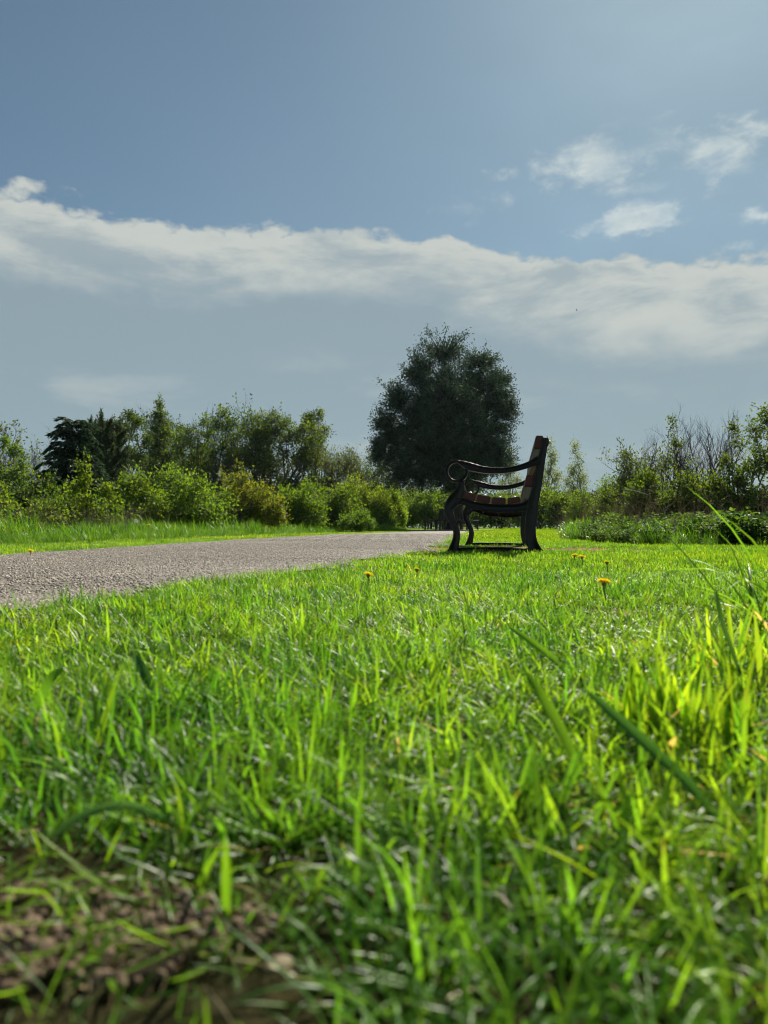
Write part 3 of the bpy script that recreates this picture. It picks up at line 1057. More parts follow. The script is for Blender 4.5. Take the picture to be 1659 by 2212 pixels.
def build_tree_seat():
    root = empty('tree_seat', (TREE[0], TREE[1], gzf(*TREE) + 0.02), R(0))
    tag(root, 'dark wooden hexagonal seat with slatted backs round the big evergreen', 'tree seat')
    RO, RI = 1.22, 0.74
    RB = 0.60
    leg = box_mesh('seat_leg', 0.07, 0.07, 0.40, M_TREESEAT)
    inner_leg = box_mesh('seat_inner_leg', 0.07, 0.07, 0.40, M_TREESEAT)
    slat = box_mesh('seat_back_slat', 0.075, 0.022, 0.52, M_TREESEAT)
    for k in range(6):
        a0, a1 = R(60 * k), R(60 * k + 60)
        am = (a0 + a1) / 2
        o = link('leg', leg, None, root)
        o.location = (math.cos(a0) * (RO - 0.05), math.sin(a0) * (RO - 0.05), -0.02)
        o.rotation_euler.z = a0
        o = link('leg', inner_leg, None, root)
        o.location = (math.cos(a0) * 0.70, math.sin(a0) * 0.70, -0.02)
        o.rotation_euler.z = a0
        # seat planks (trapezoids)
        for j in range(4):
            r1 = RO - j * (RO - RI) / 4
            r0 = r1 - (RO - RI) / 4 + 0.014
            e = 0.006
            pts = [(r0, a0), (r1, a0), (r1, a1), (r0, a1)]
            P = [(r * math.cos(a), r * math.sin(a)) for r, a in pts]
            cx = sum(p[0] for p in P) / 4
            cy = sum(p[1] for p in P) / 4
            t = Vector((-math.sin(am), math.cos(am)))
            P2 = []
            for p in P:
                s = Vector((p[0] - cx, p[1] - cy)).dot(t)
                P2.append((p[0] - t.x * e * (1 if s > 0 else -1), p[1] - t.y * e * (1 if s > 0 else -1)))
            V = [(p[0], p[1], 0.385) for p in P2] + [(p[0], p[1], 0.425) for p in P2]
            Fc = np.array([[3, 2, 1, 0], [4, 5, 6, 7], [0, 1, 5, 4], [1, 2, 6, 5], [2, 3, 7, 6], [3, 0, 4, 7]])
            link('seat_plank', np_mesh('seat_plank', V, Fc, None, False, M_TREESEAT), None, root)
        # back: five upright slats leaning to the trunk, a rail behind them
        ap = RB * math.cos(R(30))
        for j in range(5):
            s = (j - 2) * 0.108
            o = link('back_slat', slat, None, root)
            o.location = (math.cos(am) * ap - math.sin(am) * s, math.sin(am) * ap + math.cos(am) * s, 0.40)
            o.rotation_euler = (R(-7), 0, am + R(90))
        for zz in (0.50, 0.80):
            rail = link('back_rail', box_mesh('back_rail', 0.52, 0.03, 0.06, M_TREESEAT), None, root)
            rr = ap - 0.045 - (zz - 0.40) * 0.12
            rail.location = (math.cos(am) * rr, math.sin(am) * rr, zz)
            rail.rotation_euler.z = am + R(90)


build_tree_seat()


# ------------------------------------------------------------------ park bench
ZP = 0.0005585


def zp(x, y):
    return ((x - 240) * ZP, (1605 - y) * ZP)


def catmull(pts, per=6):
    P = np.asarray(pts, float)
    P = np.vstack([2 * P[0] - P[1], P, 2 * P[-1] - P[-2]])
    out = []
    for i in range(1, len(P) - 2):
        for t in np.linspace(0, 1, per, endpoint=False):
            a, b, c, d = P[i - 1], P[i], P[i + 1], P[i + 2]
            out.append(0.5 * (2 * b + (c - a) * t + (2 * a - 5 * b + 4 * c - d) * t * t + (3 * b - a - 3 * c + d) * t ** 3))
    out.append(P[-2])
    return np.array(out)


def ribbon_mesh(name, stations, thick, mat, closed=False, rim=0.007):
    """stations: (x, y, halfwidth) in picture units of the end frame; cast section: thin web with thicker rims"""
    st = catmull(stations) if not closed else np.asarray(stations, float)
    c = np.array([zp(a, b) for a, b, _ in st])
    h = st[:, 2] * ZP
    if closed:
        t = np.roll(c, -1, 0) - np.roll(c, 1, 0)
    else:
        t = np.gradient(c, axis=0)
    t = unit(t)
    nrm = np.stack([-t[:, 1], t[:, 0]], -1)
    # section: across (s from -1 to 1), thickness T at rims, thinner web in the middle
    wr = np.minimum(0.010, h * 0.45)
    sec = []
    A, B = thick / 2, thick / 2 - 0.008
    for s_fac, y in ((-1, -A + 0.003), (-1, A - 0.003)):
        sec.append((-h, np.full_like(h, y)))
    sec.append((-h + 0.003, np.full_like(h, A)))
    sec.append((-h + wr, np.full_like(h, A)))
    sec.append((-h + wr + 0.003, np.full_like(h, B)))
    sec.append((h - wr - 0.003, np.full_like(h, B)))
    sec.append((h - wr, np.full_like(h, A)))
    sec.append((h - 0.003, np.full_like(h, A)))
    sec.append((h, np.full_like(h, A - 0.003)))
    sec.append((h, np.full_like(h, -A + 0.003)))
    sec.append((h - 0.003, np.full_like(h, -A)))
    sec.append((h - wr, np.full_like(h, -A)))
    sec.append((h - wr - 0.003, np.full_like(h, -B)))
    sec.append((-h + wr + 0.003, np.full_like(h, -B)))
    sec.append((-h + wr, np.full_like(h, -A)))
    sec.append((-h + 0.003, np.full_like(h, -A)))
    k = len(sec)
    V = np.zeros((len(c), k, 3))
    for j, (off, y) in enumerate(sec):
        V[:, j, 0] = c[:, 0] + nrm[:, 0] * off
        V[:, j, 1] = y
        V[:, j, 2] = c[:, 1] + nrm[:, 1] * off
    i = np.arange(len(c) * k).reshape(len(c), k)
    jn = np.roll(i, -1, 1)
    if closed:
        i2, j2 = np.roll(i, -1, 0), np.roll(jn, -1, 0)
        Q = np.stack([i, i2, j2, jn], -1).reshape(-1, 4)
        return np_mesh(name, V.reshape(-1, 3), Q, None, False, mat)
    Q = np.stack([i[:-1], i[1:], jn[1:], jn[:-1]], -1).reshape(-1, 4)
    caps = np.array([i[0], i[-1][::-1]])
    return np_mesh(name, V.reshape(-1, 3), [Q, caps], None, False, mat)


def slat_mesh(name, quad, y0, y1, mat):
    """board with the given end section, slightly rounded"""
    P = [zp(*q) for q in quad]
    bm = bmesh.new()
    a = [bm.verts.new((p[0], y0, p[1])) for p in P]
    b = [bm.verts.new((p[0], y1, p[1])) for p in P]
    bm.faces.new(a)
    bm.faces.new(b[::-1])
    for i in range(4):
        j = (i + 1) % 4
        bm.faces.new((a[j], a[i], b[i], b[j]))
    bmesh.ops.recalc_face_normals(bm, faces=bm.faces[:])
    bmesh.ops.bevel(bm, geom=bm.edges[:], offset=0.005, segments=2, affect='EDGES')
    me = bpy.data.meshes.new(name)
    bm.to_mesh(me)
    bm.free()
    me.materials.append(mat)
    return me


def bolt_mesh():
    bm = bmesh.new()
    bmesh.ops.create_uvsphere(bm, u_segments=10, v_segments=6, radius=0.013)
    for v in bm.verts:
        v.co.z = max(v.co.z, -0.002) * 0.75
    me = bpy.data.meshes.new('bolt')
    bm.to_mesh(me)
    bm.free()
    me.materials.append(M_BOLT)
    return me


def nut_mesh():
    bm = bmesh.new()
    bmesh.ops.create_cone(bm, segments=6, radius1=0.005, radius2=0.011, depth=0.030, cap_ends=True)
    me = bpy.data.meshes.new('nut')
    bm.to_mesh(me)
    bm.free()
    me.materials.append(M_IRON)
    return me


BENCH_LEN = 2.0


def build_bench():
    root = empty('park_bench', (0.434, 5.07, gzf(0.6, 5.07) - 0.004), R(-9.6))
    tag(root, 'black cast iron park bench with red-brown slats, large and near beside the path', 'bench')
    TH = 0.050
    post = ribbon_mesh('back_post', [(1420, 215, 30), (1418, 245, 42), (1413, 285, 46), (1405, 325, 36), (1388, 400, 42), (1372, 470, 46), (1350, 600, 50), (1324, 760, 54), (1300, 880, 56), (1268, 1000, 64),
                                      (1254, 1100, 67), (1245, 1190, 65), (1236, 1300, 65), (1240, 1400, 65), (1258, 1480, 66), (1290, 1560, 73), (1315, 1605, 82)], TH, M_IRON)
    arm = ribbon_mesh('armrest', [(380, 488, 18), (440, 514, 34), (500, 542, 46), (560, 560, 45), (680, 588, 40), (800, 600, 38), (950, 597, 34), (1050, 582, 33), (1150, 557, 33), (1250, 522, 38), (1340, 480, 52)], TH + 0.008, M_IRON)
    ring = [(357 + 122 * math.cos(a), 603 + 122 * math.sin(a), 15) for a in np.linspace(0, 2 * math.pi, 40, endpoint=False)]
    scroll = ribbon_mesh('arm_scroll', ring, TH + 0.004, M_IRON, closed=True)
    front = ribbon_mesh('front_leg', [(415, 715, 40), (408, 770, 40), (392, 840, 52), (340, 930, 74), (282, 1008, 68), (258, 1070, 52), (268, 1130, 46), (308, 1220, 40), (346, 1315, 39), (352, 1400, 42), (333, 1490, 48), (297, 1600, 62)], TH, M_IRON)
    rail = ribbon_mesh('seat_rail', [(320, 965, 46), (430, 972, 40), (580, 1020, 45), (760, 1048, 48), (960, 1058, 50), (1130, 1046, 52), (1250, 1005, 60)], TH - 0.006, M_IRON)
    base = ribbon_mesh('base_rail', [(310, 1566, 28), (600, 1556, 25), (900, 1556, 25), (1280, 1572, 30)], TH - 0.008, M_IRON)
    for k in range(2):
        fr = link('end_frame', post, None, root)
        fr.location = (0, k * BENCH_LEN, 0)
        for nm, me in (('armrest', arm), ('arm_scroll', scroll), ('front_leg', front), ('seat_rail', rail), ('base_rail', base)):
            link(nm, me, None, fr)
    bolt, nut = bolt_mesh(), nut_mesh()
    y0, y1 = -0.018, BENCH_LEN + 0.018
    seats = [[(430, 850), (592, 885), (577, 966), (416, 930)], [(607, 890), (768, 915), (752, 1000), (595, 970)],
             [(786, 922), (947, 933), (945, 1012), (776, 1002)], [(966, 935), (1118, 918), (1127, 986), (966, 1006)]]
    for q in seats:
        s = link('seat_slat', slat_mesh('seat_slat', q, y0, y1, M_REDWOOD), None, root)
        mx, my = (q[0][0] * 0.45 + q[1][0] * 0.55), (q[0][1] * 0.45 + q[1][1] * 0.55)
        bx, bz = zp(mx, my)
        nx, nz_ = zp((q[2][0] + q[3][0]) / 2, (q[2][1] + q[3][1]) / 2 + 118)
        for k in range(2):
            o = link('bolt', bolt, None, s)
            o.location = (bx, k * BENCH_LEN, bz)
            o = link('nut', nut, None, s)
            o.location = (nx, k * BENCH_LEN, nz_)
    backs = [([(1308, 185), (1396, 190), (1376, 345), (1284, 345)], M_REDWOOD, 'red-brown top back slat'),
             ([(1284, 352), (1362, 352), (1316, 560), (1256, 560)], M_GREYWOOD, 'weathered pale back slat'),
             ([(1195, 655), (1288, 668), (1268, 800), (1176, 790)], M_REDWOOD, 'red-brown lower back slat'),
             ([(1176, 798), (1266, 806), (1226, 950), (1172, 955)], M_GREYWOOD, 'weathered pale lowest back slat')]
    for q, m, lb in backs:
        s = link('back_slat', slat_mesh('back_slat', q, y0, y1, m), None, root)
        s['label'] = lb
        bx, bz = zp((q[1][0] + q[2][0]) / 2 + 108, (q[1][1] + q[2][1]) / 2)
        if m is M_REDWOOD:
            for k in range(2):
                o = link('bolt', bolt, None, s)
                o.location = (bx - 0.014, k * BENCH_LEN, bz)
                o.rotation_euler = (0, R(90), 0)
    return root


def copy_tree(o, parent=None):
    c = o.copy()
    COL.objects.link(c)
    c.parent = parent
    for ch in o.children:
        copy_tree(ch, c)
    return c


bench = build_bench()
far = copy_tree(bench)
fx, fy = (893 - 829) / F * 68, 68
far.location = (fx, fy, gzf(fx, fy) + 0.05)
far.rotation_euler.z = R(176)
far['label'] = 'tiny far-off dark bench standing alone beyond the path, beside the tree seat'


# ------------------------------------------------------------------ shrubs and trees, left of the path
def bush(name, x0, x1, top, Y, seed, label, col, leaf=(0.066, 0.044), tips=520, per=12, depth=None, bottom=0.12, cat='shrub', stems=5, uneven=0.38, tr=0.022, **kw):
    b = at((x0 + x1) / 2, Y)
    H = hgt(top, Y)
    Wd = span(x0, x1, Y)
    g = np.random.default_rng(seed + 100)
    Wd *= 1.32
    if Y > 28:
        H *= 1.10
    dp = depth or max(0.7, Wd * 0.8)
    lobes = []
    nl = 6
    for k in range(nl):
        fx = (k + 0.5) / nl - 0.5
        hx = (1 - (2 * abs(fx)) ** 2.2 * (0.30 if Y > 28 else 0.40)) * (1 - uneven * g.random())
        rz = H * hx * 0.5
        rx = Wd / nl * (1.0 + 0.5 * g.random())
        lobes.append((fx * (Wd - rx * 0.9), (g.random() - 0.5) * dp * 0.6, H * hx - rz, rx, dp * (0.35 + 0.2 * g.random()), rz))
    if cat == 'tree':      # rounded, billowing crown instead of upright shrub masses
        lobes = []
        for k in range(15):
            fx = (k % 5 + 0.5) / 5 - 0.5 + 0.06 * g.normal()
            row = k // 5
            dome = math.sqrt(max(0.15, 1 - (1.7 * fx) ** 2))
            r = Wd * (0.15 + 0.07 * g.random())
            rz = min(r * (0.9 + 0.5 * g.random()), H * 0.2)
            lobes.append((fx * Wd * 0.86, (g.random() - 0.5) * dp * 0.6, (H - rz) * (0.38 + 0.31 * row) * (0.55 + 0.45 * dome) * (1 - 0.10 * g.random()), r, r, rz))
    for k in range(4):
        fx = (k + 0.5) / 4 - 0.5
        lobes.append((fx * Wd * 0.95, (g.random() - 0.6) * dp * 0.5, H * 0.22, Wd * 0.17, dp * 0.3, H * 0.22))
    tips = int(tips * (1.85 if Y > 28 else 1.75))
    leaf = (leaf[0] * 0.88, leaf[1] * 0.88)
    kw.setdefault('shell', 0.4)
    return lobe_plant(name, b, H, lobes, tips, leaf, col, seed, label, cat, per=per, stems=stems, trunk_r=tr, stem_h=0.28, **kw)


G1 = (0.075, 0.150, 0.022)
G2 = (0.055, 0.120, 0.020)
G3 = (0.092, 0.172, 0.028)
GD = (0.034, 0.072, 0.020)


def build_left():
    # front hedge, near to far along the path
    bush('hawthorn_shrub', -150, 60, 975, 14.5, 201, 'bushy green shrub at the left edge of the picture behind the tall verge', G1, tips=620)
    bush('hawthorn_shrub', 20, 150, 992, 14.0, 202, 'dark green hedge shrub just left of the dark conifer', GD, tips=520)
    bush('hazel_shrub', -60, 120, 1052, 11.5, 203, 'low open twiggy shrub rising from the verge grass near the left edge', G3, tips=260, per=8, stems=9)
    bush('hawthorn_shrub', 90, 262, 1040, 13.5, 204, 'low shaded shrub below the dark conifer', G2, tips=420, per=9)
    bush('hawthorn_shrub', 235, 360, 992, 15.0, 205, 'leafy mid green shrub between the conifer and the light shrub', G1, tips=480)
    bush('hawthorn_shrub', 310, 470, 985, 16.0, 206, 'broad light green shrub left of the yellow-tinged shrub', G3, tips=640, yfrac=0.35)
    bush('maple_shrub', 462, 596, 972, 17.5, 207, 'yellow-tinged shrub with bronze young leaves standing forward of the hedge', (0.085, 0.135, 0.022), tips=560, yfrac=0.4, yellow=(0.21, 0.20, 0.03), uneven=0.45)
    bush('hawthorn_shrub', 585, 690, 1012, 21.0, 208, 'rounded green shrub just right of the yellow-tinged shrub', G1, tips=560, leaf=(0.08, 0.055))
    bush('hawthorn_shrub', 640, 770, 996, 24.0, 209, 'full leafy green shrub midway along the hedge', G2, tips=680, leaf=(0.09, 0.06))
    bush('hawthorn_shrub', 722, 832, 1018, 34.0, 210, 'bright green rounded shrub near the end of the hedge', G3, tips=760, leaf=(0.115, 0.075), yfrac=0.4)
    bush('hawthorn_shrub', 795, 866, 1048, 37.0, 211, 'last bright green shrub where the hedge meets the path', G3, tips=680, leaf=(0.12, 0.08), yfrac=0.5)
    bush('hawthorn_shrub', 738, 800, 1082, 21.5, 212, 'small low shrub at the foot of the hedge', G1, tips=240, leaf=(0.05, 0.035))
    bush('hawthorn_shrub', 800, 850, 1085, 33.0, 213, 'small pale shrub at the foot of the last hedge shrubs', G3, tips=260, leaf=(0.09, 0.06))
    # sapling with upright leafy stems
    b = at(190, 12.0)
    Hs = hgt(968, 12.0)
    lobes = [(-0.05, 0, Hs * .72, .12, .12, Hs * .3), (0.22, 0.05, Hs * .5, .16, .12, Hs * .2), (-.24, 0, Hs * .5, .10, .1, Hs * .22), (0.36, 0, Hs * .48, .16, .1, Hs * .12), (-.1, 0, Hs * .35, .2, .15, Hs * .2)]
    lobe_plant('hazel_sapling', b, Hs, lobes, 110, (0.055, 0.042), (0.080, 0.145, 0.020), 214, 'slim sapling with upright leafy shoots in front of the dark conifer', 'sapling', per=10, stems=4, trunk_r=0.012, shell=0.2, yfrac=0.4)

    # trees behind
    bare_tree('ash_tree', at(25, 38), hgt(908, 38), 301, 'bare-twigged tree with sparse buds at the far left edge', 'tree', leaf=(0.16, 0.09), col=(0.07, 0.10, 0.03), spread=0.42, stems=2)
    bare_tree('ash_tree', at(68, 40), hgt(912, 40), 302, 'bare grey tree, second from the left edge', 'tree', spread=0.40, stems=2, depth=4)
    bare_tree('ash_tree', at(112, 41), hgt(932, 41), 303, 'low bare grey tree left of the dark conifer', 'tree', spread=0.42, stems=2)
    bush('elder_tree', -40, 42, 935, 26, 304, 'rounded bright green tree cut by the left edge', G1, cat='tree', tips=600, leaf=(0.085, 0.055), stems=2, tr=0.05)
    # conifers
    conifer(at(158, 19.0), hgt(908, 19.0), 305, 'dark drooping conifer at the left of the hedge', span(75, 255, 19) / 2, (0.048, 0.090, 0.046))
    pine(at(222, 22.0), hgt(900, 22.0), 306, 'dark pine with pale upright shoots beside the drooping conifer', span(158, 268, 22) / 2)
    bush('yew_tree', 246, 316, 905, 30, 307, 'dark bushy tree between the pine and the pointed birch', GD, cat='tree', tips=620, leaf=(0.085, 0.05), stems=2, tr=0.06, yfrac=0.3, yellow=(0.07, 0.09, 0.03))
    Y = 37
    H = hgt(866, Y)
    w = span(300, 385, Y) / 2
    lobes = [(0, 0, H * f, w * s, w * s, H * 0.10) for f, s in ((0.2, 1.7), (0.36, 1.7), (0.5, 1.5), (0.62, 1.2), (0.74, .9), (0.84, .58), (0.94, .24))]
    lobe_plant('birch_tree', at(343, Y), H, lobes, 1300, (0.11, 0.07), (0.055, 0.105, 0.036), 308, 'pointed fresh green birch rising above the hedge', 'tree', per=9, trunk_r=0.10, stem_h=0.2, shell=0.3, tip_r=0.006)
    for (xc, tp, Y, sd, lb, lf) in ((392, 878, 39, 309, 'bare tree just right of the pointed birch', None), (425, 872, 40, 310, 'tallest bare tree behind the pointed birch', None), (452, 880, 41, 311, 'bare tree partly hidden by the round green tree', None),
                                    (527, 880, 39, 312, 'bare tree just right of the round green tree', None), (558, 870, 38, 313, 'tall budding tree at the middle of the left tree line', (0.15, 0.08))):
        bare_tree('ash_tree', at(xc, Y), hgt(tp, Y), sd, lb, 'tree', leaf=lf, spread=0.30, stems=3, up=0.55)
    bush('field_maple', 396, 540, 892, 36, 314, 'round mid green tree in the left tree line', (0.050, 0.105, 0.022), cat='tree', tips=900, leaf=(0.12, 0.08), stems=3, tr=0.08, bottom=0.05)
    bush('field_maple', 492, 612, 900, 38, 315, 'dull green tree in the shade of the budding tree', (0.040, 0.075, 0.022), cat='tree', tips=620, leaf=(0.11, 0.07), stems=3, tr=0.07)
    bush('field_maple', 562, 688, 900, 37, 316, 'leafy green tree right of the tall budding tree', (0.052, 0.100, 0.022), cat='tree', tips=800, leaf=(0.115, 0.075), stems=3, tr=0.07, uneven=0.35)
    bush('field_maple', 640, 706, 897, 39, 317, 'narrow green tree at the right end of the left tree line', (0.045, 0.088, 0.024), cat='tree', tips=520, leaf=(0.115, 0.075), stems=3, tr=0.06, uneven=0.4, bottom=0.0)
    bush('field_maple', 330, 440, 918, 40, 325, 'low dark green tree in the gap behind the pointed birch', (0.036, 0.066, 0.022), cat='tree', tips=560, leaf=(0.12, 0.08), stems=3, tr=0.06)
    bush('field_maple', 232, 345, 908, 41, 326, 'dull green tree low behind the pine and the pointed birch', (0.036, 0.070, 0.024), cat='tree', tips=560, leaf=(0.12, 0.08), stems=3, tr=0.06)
    bare_tree('willow_tree', at(722, 37), hgt(930, 37), 318, 'grey twiggy tree right of the leafy tree line', 'tree', leaf=(0.14, 0.06), col=(0.07, 0.10, 0.05), spread=0.42, stems=3)
    bare_tree('willow_tree', at(762, 39), hgt(938, 39), 319, 'sparse grey-green tree left of the big evergreen', 'tree', leaf=(0.14, 0.06), col=(0.07, 0.10, 0.05), spread=0.42, stems=3)
    bush('willow_shrub', 680, 800, 955, 40, 320, 'grey-green shrub below the sparse trees', (0.045, 0.075, 0.030), tips=600, leaf=(0.12, 0.06), stems=4, tr=0.04)
    bush('willow_shrub', 770, 860, 968, 42, 321, 'dull green shrub at the left flank of the big evergreen', (0.040, 0.070, 0.024), tips=520, leaf=(0.12, 0.06), stems=4, tr=0.04)
    # far shrubs seen under the big tree
    bush('hawthorn_shrub', 832, 905, 1028, 50, 322, 'grey-green far shrub under the left of the big evergreen', (0.040, 0.070, 0.030), tips=500, leaf=(0.14, 0.09), tr=0.04)
    bush('hawthorn_shrub', 880, 975, 1034, 47, 323, 'bright far shrub seen under the big evergreen', G3, tips=600, leaf=(0.14, 0.09), tr=0.04)
    bush('hawthorn_shrub', 960, 1060, 1038, 50, 324, 'far shrub behind the bench legs', G1, tips=560, leaf=(0.15, 0.09), tr=0.04)


def conifer(base, H, seed, label, rad, col):
    g = np.random.default_rng(seed)
    root = empty('cedar_tree', base)
    tag(root, label, 'tree')
    tb = Tubes()
    tb.add(curve_pts((0, 0, -.05), (0.05, 0, H * 0.97), 0, g, 8, 0.01), np.linspace(0.07, 0.008, 8), (0.05, 0.04, 0.035), 7)
    P, Dn = [], []
    for k in range(150):
        f = 0.04 + 0.95 * k / 150 + 0.01 * g.normal()
        a = k * 2.4 + g.random()
        ln = rad * (1.15 - 0.75 * f) * (0.7 + 0.45 * g.random())
        st = np.array([0, 0, H * f])
        en = st + np.array([math.cos(a) * ln, math.sin(a) * ln, ln * (0.25 - 0.25 * g.random())])
        p = curve_pts(st, en, 0.12, g, 6, 0.03)
        p[-1, 2] -= ln * 0.16
        tb.add(p, np.linspace(0.014, 0.003, 6), (0.05, 0.04, 0.035), 3)
        m = int(230 * ln / rad) + 30
        t = g.random(m) ** 0.7
        i0 = np.clip((t * 5).astype(int), 0, 4)
        pp = p[i0] + (p[i0 + 1] - p[i0]) * (t * 5 - i0)[:, None]
        sd = np.array([-math.sin(a), math.cos(a), 0])
        off = (g.random(m) - .5)[:, None] * sd[None, :] * ln * 0.55 * (1 - 0.6 * t)[:, None]
        P.append(pp + off + np.array([0, 0, -1.0]) * np.abs(off).sum(1, keepdims=True) * 0.3)
        Dn.append(np.array([math.cos(a), math.sin(a), -0.45])[None, :] + sd[None, :] * np.sign(off @ sd)[:, None] * 0.8 + g.normal(size=(m, 3)) * 0.25)
    P, Dn = np.concatenate(P), np.concatenate(Dn)
    n = len(P)
    V, T = leaf_faces(P, Dn, 0.11 * (0.6 + 0.8 * g.random(n)), 0.036, g)
    c = np.asarray(col)[None, :] * (0.6 + 0.8 * g.random((n, 1)))
    link('trunk', tb.mesh('cedar_wood', M_BARK), None, root)
    link('crown', np_mesh('cedar_needles', V, T, np.repeat(c, 4, 0), False, M_DARKLEAF), None, root)
    return root


def pine(base, H, seed, label, rad):
    g = np.random.default_rng(seed)
    root = empty('pine_tree', base)
    tag(root, label, 'tree')
    tb = Tubes()
    bk = (0.06, 0.05, 0.04)
    tb.add(curve_pts((0, 0, -.05), (0.03, 0, H * 0.95), 0, g, 8, 0.01), np.linspace(0.09, 0.012, 8), bk, 7)
    P, Dn, Cc = [], [], []
    for k in range(110):
        f = 0.08 + 0.87 * k / 110
        a = k * 2.4 + g.random()
        ln = rad * (1.15 - 0.6 * f) * (0.6 + 0.5 * g.random())
        st = np.array([0, 0, H * f * 0.93])
        en = st + np.array([math.cos(a) * ln, math.sin(a) * ln, ln * (0.35 + 0.4 * f)])
        p = curve_pts(st, en, -0.12, g, 6, 0.03)
        tb.add(p, np.linspace(0.016, 0.005, 6), bk, 4)
        # bottle-brush shoots with pale candles
        for j in range(4):
            t0 = p[2 + j] if j < 4 else p[-1]
            d = unit(np.array([math.cos(a) * 0.5, math.sin(a) * 0.5, 1.0]) + g.normal(size=3) * 0.35)
            sl = 0.14 + 0.12 * g.random()
            m = 130
            t = g.random(m)
            P.append(t0 + d * (t * sl)[:, None] + g.normal(size=(m, 3)) * 0.012)
            Dn.append(d[None, :] * 0.7 + g.normal(size=(m, 3)) * 0.8)
            Cc.append(np.tile(np.array([0.060, 0.100, 0.042]), (m, 1)) * (0.6 + 0.8 * g.random((m, 1))))
            if f > 0.55 and g.random() < 0.8:
                q = t0 + d * sl
                m = 16
                P.append(q + d * (g.random(m) * 0.10)[:, None] + g.normal(size=(m, 3)) * 0.006)
                Dn.append(d[None, :] + g.normal(size=(m, 3)) * 0.25)
                Cc.append(np.tile(np.array([0.16, 0.17, 0.07]), (m, 1)))
    P, Dn, Cc = np.concatenate(P), np.concatenate(Dn), np.concatenate(Cc)
    n = len(P)
    V, T = leaf_faces(P, Dn, 0.09 * (0.6 + 0.8 * g.random(n)), 0.018, g)
    link('trunk', tb.mesh('pine_wood', M_BARK), None, root)
    link('crown', np_mesh('pine_needles', V, T, np.repeat(Cc, 4, 0), False, M_DARKLEAF), None, root)
    return root


build_left()


